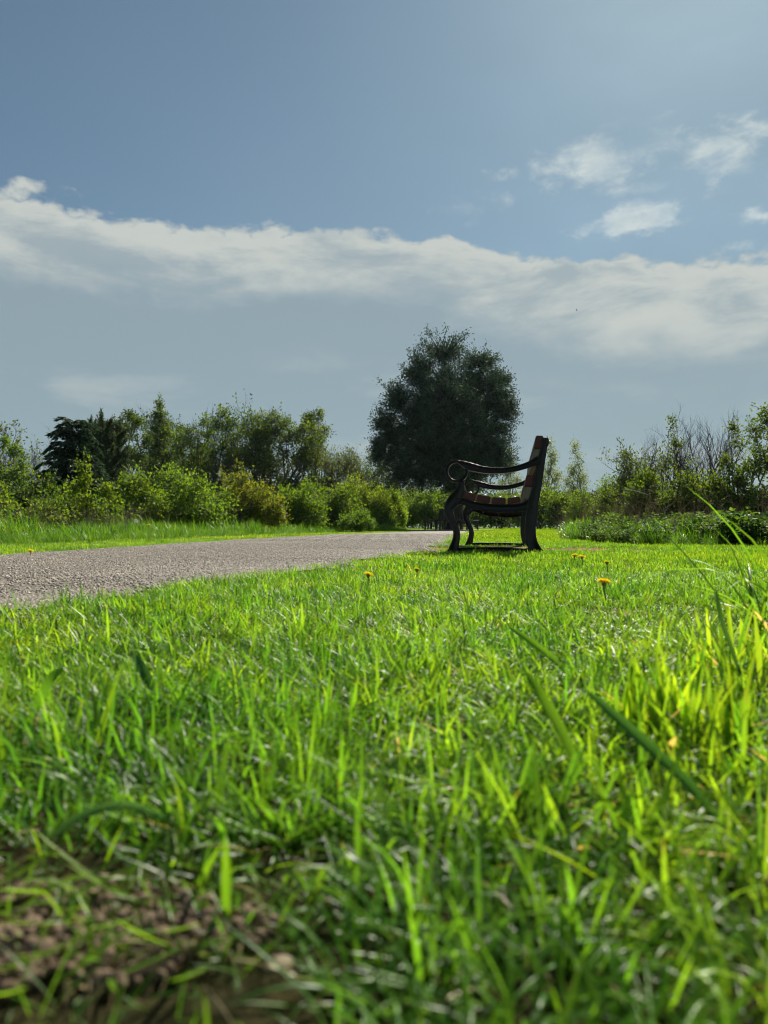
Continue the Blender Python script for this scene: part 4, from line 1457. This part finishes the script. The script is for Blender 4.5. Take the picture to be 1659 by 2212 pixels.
# ------------------------------------------------------------------ right side
def build_right():
    # far birches
    for (xc, tp, Y, sd, wd, lb) in ((1188, 943, 58, 401, 62, 'pale weeping birch just right of the bench back'), (1243, 952, 60, 402, 58, 'weeping birch standing in the gap on the right'), (1100, 960, 64, 403, 60, 'far weeping birch behind the bench arm')):
        H = hgt(tp, Y)
        w = span(0, wd, Y) / 2
        lobes = [(w * dx, 0, H * f, w * s, w * s, H * 0.11) for dx, f, s in ((0, .38, 1.2), (-.5, .52, .8), (.55, .56, .7), (-.1, .66, .8), (.2, .78, .5), (0, .92, .22))]
        lobe_plant('birch_tree', at(xc, Y), H, lobes, 330, (0.16, 0.065), (0.120, 0.165, 0.070), sd, lb, 'tree', bark=(0.20, 0.19, 0.17), per=9, trunk_r=0.10, stem_h=0.3, shell=0.2, tip_r=0.007, droop=0.22, twig=0.8, spread=1.2)
    bush('hawthorn_shrub', 1030, 1130, 1050, 46, 404, 'far green shrub seen through the bench', G2, tips=500, leaf=(0.14, 0.09), tr=0.04)
    bush('hawthorn_shrub', 1110, 1215, 1028, 40, 405, 'far green shrub directly behind the bench post', G1, tips=620, leaf=(0.12, 0.08), tr=0.04)
    bush('hawthorn_shrub', 1190, 1270, 1040, 34, 406, 'green shrub below the weeping birches', G2, tips=520, leaf=(0.10, 0.07), tr=0.04)
    bush('hawthorn_shrub', 1240, 1345, 1028, 27, 407, 'pale-topped shrub right of the weeping birches', G1, tips=560, leaf=(0.085, 0.055), tr=0.03, yfrac=0.35)
    bush('willow_shrub', 1295, 1400, 1010, 20, 408, 'loose dull green shrub left of the bare-topped shrub', (0.050, 0.085, 0.026), tips=520, leaf=(0.07, 0.04), tr=0.03, uneven=0.4)
    bare_tree('willow_shrub', at(1378, 19), hgt(948, 19), 409, 'open twiggy shrub with small leaves left of the bare-topped shrub', 'shrub', leaf=(0.075, 0.04), col=(0.06, 0.10, 0.035), spread=0.45, stems=4, leafn=3, trunk_r=0.03)
    bare_tree('elder_shrub', at(1455, 15), hgt(878, 15), 410, 'tall bare-topped shrub with a fan of dark twigs', 'shrub', spread=0.42, stems=6, up=0.45, trunk_r=0.03, bark=(0.075, 0.062, 0.052))
    bare_tree('elder_shrub', at(1530, 16), hgt(895, 16), 411, 'bare twiggy shrub just right of the tallest fan of twigs', 'shrub', spread=0.40, stems=5, up=0.4, trunk_r=0.03, bark=(0.075, 0.062, 0.052))
    bush('hazel_shrub', 1360, 1470, 985, 12.5, 412, 'leafy shrub at the foot of the bare-topped shrub', (0.055, 0.100, 0.022), tips=620, leaf=(0.052, 0.034), tr=0.016, uneven=0.5, stems=8, per=9)
    bush('hazel_shrub', 1440, 1560, 970, 12.0, 413, 'broad leafy shrub in the right thicket', (0.050, 0.095, 0.020), tips=760, leaf=(0.052, 0.034), tr=0.016, uneven=0.5, stems=9, per=9, yfrac=0.35)
    bush('hazel_shrub', 1535, 1650, 985, 11.6, 414, 'dark leafy shrub near the right edge of the thicket', (0.042, 0.080, 0.020), tips=720, leaf=(0.05, 0.032), tr=0.016, uneven=0.4, stems=9, per=9)
    # slender branches with leaf tufts reaching up
    for (xc, tp, Y, sd, lb) in ((1455, 893, 12.0, 415, 'slender leafy shoot reaching above the bare-topped shrub'), (1585, 895, 11.8, 416, 'slender leaning branch with leaf tufts left of the edge tree')):
        H = hgt(tp, Y)
        lobes = [(0, 0, H * .9, .07, .07, H * .08), (.05, 0, H * .75, .12, .1, H * .1), (-.1, 0, H * .6, .15, .1, H * .1)]
        lobe_plant('hazel_sapling', at(xc, Y), H, lobes, 70, (0.042, 0.026), (0.05, 0.09, 0.022), sd, lb, 'sapling', per=9, stems=3, trunk_r=0.011, shell=0.2, stem_h=.5)
    Y = 11.5
    H = hgt(862, Y)
    lobes = [(.02, 0, H * .88, .22, .25, H * .12), (-.16, 0, H * .74, .25, .3, H * .12), (.3, 0, H * .75, .35, .3, H * .18), (.05, 0, H * .55, .4, .3, H * .16), (-.2, 0, H * .5, .25, .3, H * .12), (.5, 0, H * .95, .4, .3, H * .12)]
    lobe_plant('hazel_tree', at(1655, Y), H, lobes, 330, (0.046, 0.030), (0.060, 0.115, 0.025), 417, 'leafy young tree cut by the right edge of the picture', 'tree', per=11, stems=3, trunk_r=0.022, shell=0.25, yfrac=0.35)
    bush('hazel_shrub', 1630, 1900, 1000, 11.2, 418, 'leafy shrub running out of the picture on the right', (0.050, 0.090, 0.020), tips=480, leaf=(0.048, 0.03), tr=0.016, stems=7)
    # nettle and bramble undergrowth
    g = np.random.default_rng(77)
    kinds = []
    for k in range(8):
        tb_p, tb_d, cc = [], [], []
        H = 0.22 + 0.16 * g.random()
        for s in range(5):
            o = np.array([g.normal() * .06, g.normal() * .06, 0])
            d = unit(np.array([g.normal() * .25, g.normal() * .25, 1]))
            for q in range(9):
                f = 0.15 + 0.85 * q / 9
                for sgn in (-1, 1):
                    a = q * 1.57 + s
                    tb_p.append(o + d * H * f)
                    tb_d.append(np.array([math.cos(a) * sgn, math.sin(a) * sgn, -0.05 + 0.4 * f]) + g.normal(size=3) * 0.25)
                    cc.append((np.array([0.032, 0.080, 0.022]) if k % 4 else np.array([0.065, 0.125, 0.026])) * (0.6 + 0.8 * g.random()))
        n = len(tb_p)
        V, T = leaf_faces(np.array(tb_p), np.array(tb_d), 0.054 * (0.6 + 0.7 * g.random(n)), 0.030 * (0.7 + 0.6 * g.random(n)), g)
        kinds.append(np_mesh('nettle%d' % k, V, T, np.repeat(np.array(cc), 4, 0), False, M_LEAF))
    y = 6.4 + 8.5 * rng.random(13000) ** 1.3
    x = 1.8 + 9 * rng.random(13000)
    e = np.interp(y, [5.9, 6.7, 7.1, 8.7, 10, 14, 21], [9, 3.6, 2.45, 2.40, 2.45, 3.6, 5.3]) + 0.3 * (vnoise(x * 2, y * 2, 5) - .5)
    ok = (x > e) & (x < 0.62 * y + 1.5) & (vnoise(x * 1.7, y * 1.7, 15) > 0.30)
    x, y, e = x[ok], y[ok], e[ok]
    n = len(x)
    s = (0.22 + 0.85 * vnoise(x * 2.3, y * 2.3, 16)) * (0.75 + 0.5 * rng.random(n)) * np.clip(0.6 + (x - e) * 0.8, 0.6, 1.05)
    scatter('undergrowth', np.stack([x, y, gz(x, y)], -1), np.stack([rng.normal(size=n) * .12, rng.normal(size=n) * .12, rng.random(n) * 6.28], -1), np.stack([s] * 3, -1), rng.integers(0, 8, n), kinds,
            'dark green nettles and brambles crowding the ground on the right')
    # dead stems standing in the rough
    kinds = []
    for k in range(8):
        tb = Tubes()
        for q in range(9):
            o = np.array([g.normal() * .10, g.normal() * .10, -.02])
            H = 0.45 + 0.5 * g.random()
            tp = o + np.array([g.normal() * .22, g.normal() * .22, H])
            c = np.array([0.29, 0.22, 0.125]) * (0.4 + 0.9 * g.random())
            p = curve_pts(o, tp, 0, g, 5, 0.06)
            tb.add(p, np.linspace(.0035, .0014, 5), c, 3)
            for j in range(3):
                a = p[g.integers(2, 5)]
                tb.add(curve_pts(a, a + np.array([g.normal() * .1, g.normal() * .1, .12 * g.random() + 0.03]), 0, g, 3, .05), np.linspace(.0018, .0008, 3), c, 3)
        kinds.append(tb.mesh('deadstem%d' % k, M_STRAW))
    y = 7.8 + 26 * rng.random(1900) ** 1.6
    x = 1.8 + 16 * rng.random(1900)
    e = np.interp(y, [5.9, 6.7, 7.1, 8.7, 10, 14, 21, 40], [9, 4.0, 2.9, 2.75, 2.8, 3.9, 5.4, 9])
    ok = (x > e) & (x < 0.62 * y + 1.5) & ((vnoise(x * 1.1 + 3, y * 1.1, 25) > 0.42) & (rng.random(len(x)) < np.clip((y - 5) / 7, 0, 1)))
    xr, yr = x[ok], y[ok]
    # and behind the left verge
    y = 9.5 + 16 * rng.random(450)
    L, _ = path_lr(y)
    x = L - 1.9 - 0.06 * y - 2.6 * rng.random(450)
    ok = vnoise(x * .9, y * .9, 26) > 0.45
    x, y = np.concatenate([xr, x[ok]]), np.concatenate([yr, y[ok]])
    n = len(x)
    s = (0.4 + 0.55 * rng.random(n)) * np.where(x < 1, 0.75, 1.0) * (1 + np.clip((y - 12) / 30, 0, .6))
    scatter('dead_stems_undergrowth', np.stack([x, y, gz(x, y)], -1), np.stack([rng.normal(size=n) * .15, rng.normal(size=n) * .15, rng.random(n) * 6.28], -1), np.stack([s] * 3, -1), rng.integers(0, 8, n), kinds,
            'brown dead stems and dry grass standing in the rough ground')
    # pale fallen sticks
    tw = plain_mat('pale_dead_wood', (0.42, 0.37, 0.30), 0.7, 0.2, 30, 0.3)
    for (x0, y0, x1, y1, Y, lb) in ((2298, 1808, 2402, 1828, 8.6, 'long pale stick lying high across the brown stems'), (2385, 1915, 2408, 1945, 7.3, 'short thick pale stick leaning in the nettles'),
                                    (2555, 1900, 2600, 1920, 8.2, 'pale fallen stick in front of the right thicket'), (2450, 1875, 2463, 1905, 8.0, 'small upright pale broken stick'),
                                    (2620, 1930, 2700, 1905, 7.6, 'thin bent pale twig near the right edge'), (2475, 1950, 2500, 1957, 7.0, 'short pale stick low in the nettles')):
        k = 1659 / 2837
        a = ((x0 * k - 829) / F * Y, Y, CAMZ + (HORIZ - y0 * k) / F * Y)
        b = ((x1 * k - 829) / F * Y, Y + 0.06, CAMZ + (HORIZ - y1 * k) / F * Y)
        tb = Tubes()
        tb.add(curve_pts(a, b, 0.05, g, 7, .03), np.linspace(.0075, .004, 7), (0.4, 0.36, 0.3), 6)
        m = (np.array(a) + np.array(b)) / 2
        tb.add(curve_pts(m, m + np.array([.05, 0, .04]), 0, g, 3, .02), [.004, .003, .0015], (0.4, 0.36, 0.3), 5)
        me = tb.mesh('stick', tw)
        o = link('fallen_stick', me)
        tag(o, lb, 'stick', 'pale fallen sticks')


def build_treeline():
    g = np.random.default_rng(900)
    n = 42000
    x = g.uniform(-75, 85, n)
    top = 2.2 + 2.6 * vnoise(x * 0.16 + 100, x * 0 + 4, 31) + 1.3 * vnoise(x * 0.6 + 100, x * 0 + 8, 32)
    z = top * (1 - g.random(n) ** 1.5 * 1.0)
    y = 92 + 0.002 * x ** 2 + g.normal(size=n) * 1.6
    P = np.stack([x, y, z + gz(x, y)], -1)
    V, T = leaf_faces(P, g.normal(size=(n, 3)) + np.array([0, 0, .4]), 0.42 * (0.6 + 0.8 * g.random(n)), 0.27 * (0.6 + 0.8 * g.random(n)), g)
    c = np.array([0.055, 0.095, 0.036]) * (0.6 + 0.8 * vnoise(x * 0.3 + 70, x * 0, 35))[:, None] * (0.7 + 0.6 * g.random((n, 1)))
    tag(link('far_treeline', np_mesh('far_treeline', V, T, np.repeat(c, 4, 0), False, M_LEAF)), 'distant belt of green bushes closing the view', None, None, 'stuff')


build_right()
build_treeline()


# ------------------------------------------------------------------ small things
def tuft(name, base, n, rad, h, w, lean, curl, seed, label, straw=0.05, yellow=0.5, seg=6):
    g = np.random.default_rng(seed)
    V, Q, C = blades(n, rad, h, w, lean, curl, seg, straw, yellow, True, g)
    o = link(name, np_mesh(name, V, Q, C, True, M_GRASS))
    o.location = base
    tag(o, label, 'grass tuft', 'grass tufts standing above the lawn')
    return o


def gp(dx, dy):
    """lawn point seen at picture (dx, dy)"""
    Y = CAMZ / ((dy - HORIZ) / F + 0.006)
    x = (dx - 829) / F * Y
    return x, Y


def build_small():
    def g3(dx, dy):
        x, y = gp(dx, dy)
        return (x, y, gzf(x, y))
    tuft('grass_tuft', g3(1470, 1600), 110, 0.055, (0.05, 0.10), (0.004, 0.0065), (0.02, 0.35), (0, 0.7), 501, 'dense upright yellow-green grass tuft on the right of the lawn', yellow=0.9)
    tuft('grass_tuft', g3(1620, 1470), 90, 0.07, (0.05, 0.12), (0.004, 0.007), (0.02, 0.5), (0, 0.9), 502, 'grass tuft by the dark bare soil at the right edge', yellow=0.7)
    tuft('grass_tuft', g3(930, 1232), 260, 0.20, (0.03, 0.075), (0.003, 0.005), (0.02, 0.6), (0, 1.0), 503, 'dark lush grass tuft in front of the bench feet', yellow=0.05)
    tuft('grass_tuft', g3(1690, 1400), 44, 0.05, (0.16, 0.34), (0.003, 0.0055), (0.1, 0.8), (0.4, 1.9), 504, 'tall arching grass blades leaning in from the right edge', yellow=0.35)
    tuft('grass_tuft', g3(60, 1640), 22, 0.06, (0.05, 0.10), (0.003, 0.0055), (0.05, 0.6), (0.1, 1.2), 505, 'broad-bladed grass tuft at the left of the near lawn', yellow=0.5)
    tuft('grass_tuft', g3(1250, 1760), 16, 0.06, (0.05, 0.10), (0.0035, 0.006), (0.1, 0.7), (0, 0.5), 506, 'few broad straight grass blades in the near lawn right of centre', yellow=0.4)
    tuft('grass_tuft', g3(350, 1560), 12, 0.05, (0.05, 0.09), (0.003, 0.0055), (0.1, 0.7), (0, 0.8), 507, 'dark broad grass blades in the near lawn left of centre', yellow=0.05)

    def broad_blade(pts, w, col, lb):
        p = catmull(pts, 6)
        k = len(p)
        t = np.linspace(0, 1, k)
        tang = unit(np.gradient(p, axis=0))
        side = unit(np.cross(tang, np.array([0.25, -0.9, 0.35])))
        nor = np.cross(side, tang)
        prof = w * 0.5 * np.clip(0.7 + 0.6 * t, 0, 1) * np.sqrt(np.clip(1 - ((t - 0.55) / 0.45).clip(0, 1) ** 2.2, 0.003, 1))
        V = np.stack([p - side * prof[:, None] + nor * prof[:, None] * .4, p, p + side * prof[:, None] + nor * prof[:, None] * .4], 1).reshape(-1, 3)
        i = np.arange(k * 3).reshape(k, 3)
        Q = np.concatenate([np.stack([i[:-1, a], i[:-1, a + 1], i[1:, a + 1], i[1:, a]], -1) for a in (0, 1)])
        o = link('grass_shoot', np_mesh('grass_shoot', V, Q, np.tile(col, (len(V), 1)) * np.repeat(0.8 + 0.4 * t, 3)[:, None], True, M_GRASS))
        tag(o, lb, 'grass', 'single broad blades of grass')
    def q3(dx, dy, Y):
        return ((dx - 829) / F * Y, Y, CAMZ + (HORIZ - dy) / F * Y)
    broad_blade([q3(1560, 1790, 0.45), q3(1480, 1690, 0.46), q3(1360, 1578, 0.475), q3(1258, 1486, 0.49)], 0.0085, (0.040, 0.120, 0.030), 'long dark straight blade lying diagonally on the right of the near lawn')
    broad_blade([q3(1255, 1690, 0.53), q3(1215, 1590, 0.535), q3(1170, 1510, 0.54), q3(1135, 1448, 0.55)], 0.0090, (0.110, 0.250, 0.020), 'broad bright blade pointing up left of the long diagonal blade')
    broad_blade([q3(1245, 1480, 0.86), q3(1200, 1430, 0.87), q3(1150, 1390, 0.88), q3(1096, 1352, 0.90)], 0.0085, (0.110, 0.240, 0.022), 'bright slanting blade standing out in the middle of the lawn')
    broad_blade([q3(120, 1800, 0.40), q3(190, 1752, 0.41), q3(280, 1733, 0.42), q3(372, 1765, 0.42)], 0.0050, (0.045, 0.120, 0.045), 'arching blue-green blade over the bare soil at lower left')
    broad_blade([q3(352, 1530, 0.72), q3(330, 1480, 0.73), q3(308, 1440, 0.74), q3(292, 1412, 0.76)], 0.0095, (0.035, 0.110, 0.035), 'dark broad blade leaning left in the near lawn at the left')
    broad_blade([q3(60, 1580, 0.60), q3(85, 1520, 0.605), q3(110, 1470, 0.61), q3(140, 1440, 0.62)], 0.0080, (0.10, 0.235, 0.022), 'bright broad blade leaning right near the left edge')
    broad_blade([q3(1600, 1475, 0.80), q3(1575, 1400, 0.81), q3(1552, 1330, 0.82), q3(1543, 1268, 0.84)], 0.0070, (0.045, 0.130, 0.030), 'tall dark upright blade by the right edge tuft')
    # dandelions
    M_Y = leaf_mat('dandelion_yellow', 0.5, 0.6, 0.2, (1.0, 1.0, 1.0), 0.0)
    M_S = plain_mat('dandelion_stem', (0.16, 0.20, 0.06), 0.5, 0.2, 30, 0)
    bm = bmesh.new()
    g = np.random.default_rng(9)
    P, Dn = [], []
    for ring, (el, ln, m) in enumerate(((0.15, 0.019, 26), (0.45, 0.017, 24), (0.8, 0.014, 18), (1.2, 0.010, 12))):
        for q in range(m):
            a = 6.283 * q / m + ring
            d = np.array([math.cos(a) * math.cos(el), math.sin(a) * math.cos(el), math.sin(el)])
            P.append(d * 0.002)
            Dn.append((d, ln))
    V, T = leaf_faces(np.array(P), np.array([d for d, _ in Dn]), np.array([l for _, l in Dn]), 0.0048, g, 0.2)
    bloom = np_mesh('dandelion_bloom', V, T, np.tile((0.86, 0.66, 0.015), (len(V), 1)), False, M_Y)
    bm.free()
    tb = Tubes()
    tb.add([(0, 0, 0), (0.003, 0, .3), (0, 0, .7), (0, 0, 1)], [.0022] * 4, (0.1, 0.2, 0.05), 6)
    stem_v, stem_f = np.concatenate(tb.V), np.concatenate(tb.F)
    bm = bmesh.new()
    bmesh.ops.create_cone(bm, segments=8, radius1=0.003, radius2=0.007, depth=0.010, cap_ends=True)
    calyx = bpy.data.meshes.new('calyx')
    bm.to_mesh(calyx)
    bm.free()
    calyx.materials.append(M_S)
    spots = [(795, 1240, 'yellow dandelion in the lawn left of the bench foreground tuft'), (900, 1228, 'small yellow dandelion beside the dark tuft before the bench'),
             (1303, 1258, 'large yellow dandelion alone in the lawn right of the bench'), (1240, 1200, 'yellow dandelion just behind the worn earth right of the bench'), (1256, 1203, 'half-open yellow dandelion close beside another right of the bench'),
             (1310, 1215, 'tiny yellow dandelion bud right of the worn earth'), (66, 1190, 'yellow dandelion at the far edge of the path on the left'), (320, 1134, 'yellow dandelion high in the tall verge on the left')]
    for i, (dx, dy, lb) in enumerate(spots):
        if dy < 1150:
            Y = 8.2
            x = (dx - 829) / F * Y
            top = CAMZ + (HORIZ - dy) / F * Y
            base = gzf(x, Y)
            hh = top - base
            x, y = x, Y
        else:
            hh = 0.040 + 0.008 * (i % 3)
            Y = (CAMZ - hh) / ((dy - HORIZ) / F + 0.006)
            x = (dx - 829) / F * Y
            y = Y
            base = gzf(x, y)
        r = empty('dandelion', (x, y, base))
        tag(r, lb, 'dandelion', 'yellow dandelions in the grass')
        v = stem_v.copy()
        v[:, 2] *= hh
        link('stem', np_mesh('dandelion_stem', v, stem_f, None, True, M_S), None, r)
        o = link('flower', bloom, None, r)
        o.location = (0, 0, hh)
        o.rotation_euler = (random.uniform(-.4, .1), random.uniform(-.3, .3), random.random() * 6)
        sc = 0.85 * (0.55 if 'tiny' in lb or 'small' in lb else 1.0) * (1.25 if dy < 1200 else 1.0)
        o.scale = (sc, sc, sc)
        o = link('calyx', calyx, None, r)
        o.location = (0, 0, hh - 0.004)
    # dandelion clock
    Y = 8.2
    x = (293 - 829) / F * Y
    base = gzf(x, Y)
    hh = CAMZ + (HORIZ - 1126) / F * Y - base
    r = empty('dandelion_clock', (x, Y, base))
    tag(r, 'white dandelion seed head standing in the tall verge', 'dandelion')
    v = stem_v.copy()
    v[:, 2] *= hh
    link('stem', np_mesh('dandelion_stem', v, stem_f, None, True, M_S), None, r)
    u = unit(g.normal(size=(160, 3)))
    V, T = leaf_faces(u * 0.016, u + g.normal(size=(160, 3)) * .4, 0.009, 0.006, g)
    o = link('seed_head', np_mesh('seed_head', V, T, None, False, plain_mat('seed_fluff', (0.75, 0.75, 0.72), 0.8, 0.1, 40, 0)), None, r)
    o.location = (0, 0, hh)

    # molehill
    def molehill(dx, Y, rad, h, seed, lb, up=0.0):
        g = np.random.default_rng(seed)
        x = (dx - 829) / F * Y
        r = empty('molehill', (x, Y, gzf(x, Y)))
        tag(r, lb, 'molehill')
        nr, na = 9, 22
        V, Fq = [(0, 0, h)], []
        for i in range(1, nr):
            rr = rad * i / (nr - 1)
            for a in range(na):
                th = 6.283 * a / na
                z = h * (math.cos(min(1, i / (nr - 1)) * math.pi) * .5 + .5)
                q = 1 + .22 * g.normal()
                V.append((rr * math.cos(th) * (1 + .08 * g.normal()), rr * math.sin(th), z * q - (0.03 if i == nr - 1 else 0)))
        T = [[0, 1 + a, 1 + (a + 1) % na] for a in range(na)]
        for i in range(1, nr - 1):
            for a in range(na):
                p, q = 1 + (i - 1) * na + a, 1 + (i - 1) * na + (a + 1) % na
                T += [[p, p + na, q + na], [p, q + na, q]]
        m = M_SOIL
        link('mound', np_mesh('mound', V, np.array(T), None, False, m), None, r)
    M_SOIL = plain_mat('dark_soil', (0.045, 0.032, 0.022), 0.95, 0.4, 25, 0.8, 0.15)
    molehill(657, 20.0, 0.28, 0.20, 61, 'dark soil molehill in the verge below the middle of the hedge')
    molehill(704, 22.0, 0.16, 0.14, 62, 'smaller dark molehill right of the larger one')

    # litter of dry straw, crumbs of soil and leaf bits round the near bare soil
    kinds = []
    for k in range(5):
        g = np.random.default_rng(600 + k)
        V, Q, C = blades(3, 0.012, (0.015, 0.045), (0.0015, 0.005), (1.35, 1.55), (-0.2, 0.4), 3, 1.0, 0.1, True, g)
        V[:, 2] += 0.008
        kinds.append(np_mesh('straw%d' % k, V, Q, C * np.array([0.75, 0.7, 0.62]), True, M_STRAW))
    for k in range(5):
        bm = bmesh.new()
        bmesh.ops.create_icosphere(bm, subdivisions=2, radius=1)
        for v in bm.verts:
            v.co *= 0.7 + 0.5 * random.random()
        V = np.array([v.co[:] for v in bm.verts]) * 0.0042
        T = np.array([[v.index for v in f.verts] for f in bm.faces])
        bm.free()
        c = random.choice([(0.11, 0.075, 0.048), (0.16, 0.115, 0.075), (0.30, 0.24, 0.17)])
        kinds.append(np_mesh('crumb%d' % k, V, T, np.tile(c, (len(V), 1)), True, M_BARK))
    for k in range(6):      # flattened live leaves
        g = np.random.default_rng(640 + k)
        V, Q, C = blades(3, 0.02, (0.02, 0.055), (0.002, 0.0045), (1.15, 1.5), (-0.3, 0.5), 4, 0.0, 0.5, True, g)
        V[:, 2] += 0.006
        kinds.append(np_mesh('flat_leaf%d' % k, V, Q, C, True, M_GRASS))
    n = 30000
    x = np.where(rng.random(n) < 0.7, rng.uniform(-0.45, 0.35, n), rng.uniform(-0.7, 1.0, n))
    y = np.where(rng.random(n) < 0.7, rng.uniform(0.2, 0.5, n), rng.uniform(0.15, 1.6, n))
    ok = (soil_at(x, y) > 0.08 + 0.8 * rng.random(n)) | (rng.random(n) < 0.05)
    x, y = x[ok], y[ok]
    n = len(x)
    s = 0.35 + 0.8 * rng.random(n) ** 1.6
    kidx = np.where(rng.random(n) < 0.07, 10 + rng.integers(0, 6, n), rng.integers(0, 10, n))
    scatter('leaf_litter_debris', np.stack([x, y, gz(x, y) - 0.004 + 0.007 * (soil_at(x, y) > 0.3)], -1), np.stack([rng.random(n) * .4 - .2, rng.random(n) * .4 - .2, rng.random(n) * 6.28], -1), np.stack([s] * 3, -1), kidx, kinds,
            'dry straw, soil crumbs and leaf bits on the bare soil in front')
    # one larger clod and a pale stone on the bare soil
    for (dx, dy, rr, c, lb) in ((335, 1965, 0.0055, (0.22, 0.16, 0.12), 'small pinkish stone on the bare soil in front'), (600, 2070, 0.006, (0.26, 0.20, 0.13), 'flat tan stone half under the near grass')):
        bm = bmesh.new()
        bmesh.ops.create_icosphere(bm, subdivisions=3, radius=rr)
        for v in bm.verts:
            k = 1 + 0.25 * math.sin(v.co.x * 350 + 1) * math.cos(v.co.y * 280) + 0.1 * random.random()
            v.co = Vector((v.co.x * k * 1.3, v.co.y * k, v.co.z * 0.6 * k))
        me = bpy.data.meshes.new('stone')
        bm.to_mesh(me)
        bm.free()
        o = link('stone', me, plain_mat('stone_' + str(dx), c, 0.8, 0.3, 120, 0.3))
        x, y = gp(dx, dy)
        o.location = (x, y, gzf(x, y) - 0.002)
        tag(o, lb, 'stone')
    # bird
    bm = bmesh.new()
    bmesh.ops.create_uvsphere(bm, u_segments=10, v_segments=8, radius=0.07)
    for v in bm.verts:
        v.co.y *= 2.2
        if v.co.y < -0.08:
            v.co.x *= 1.3; v.co.z *= 0.3
    for s in (-1, 1):
        q = [bm.verts.new(p) for p in ((0.03 * s, 0.07, 0.02), (0.22 * s, 0.05, 0.16), (0.42 * s, -0.08, 0.10), (0.20 * s, -0.06, 0.12), (0.03 * s, -0.06, 0.02))]
        f = bm.faces.new(q)
        r_ = bmesh.ops.extrude_face_region(bm, geom=[f])
        for v in [e for e in r_['geom'] if isinstance(e, bmesh.types.BMVert)]:
            v.co.z -= 0.012
    me = bpy.data.meshes.new('bird')
    bm.to_mesh(me)
    bm.free()
    o = link('bird', me, plain_mat('dark_feathers', (0.03, 0.03, 0.03), 0.7, 0.2, 20, 0))
    Y = 90
    o.location = ((1248 - 829) / F * Y, Y, CAMZ + (HORIZ - 667) / F * Y)
    o.rotation_euler = (0.2, 0.4, R(60))
    o.scale = (0.6, 0.6, 0.6)
    tag(o, 'small dark bird flying in front of the cloud bank', 'bird')


build_small()


# ------------------------------------------------------------------ thin spring haze
def build_haze():
    me = box_mesh('haze', 300, 240, 16.0, None, 0)
    m, n = new_mat('pale_haze')
    v = n.new('ShaderNodeVolumePrincipled')
    v.inputs['Color'].default_value = (0.74, 0.88, 1.0, 1)
    v.inputs['Density'].default_value = 0.00015
    v.inputs['Anisotropy'].default_value = 0.35
    o = n.new('ShaderNodeOutputMaterial')
    n.t.links.new(v.outputs[0], o.inputs['Volume'])
    me.materials.clear()
    me.materials.append(m)
    h = link('haze', me)
    h.location = (0, 60, -1.5)
    tag(h, 'thin pale haze in the air over the park', None, None, 'stuff')


build_haze()
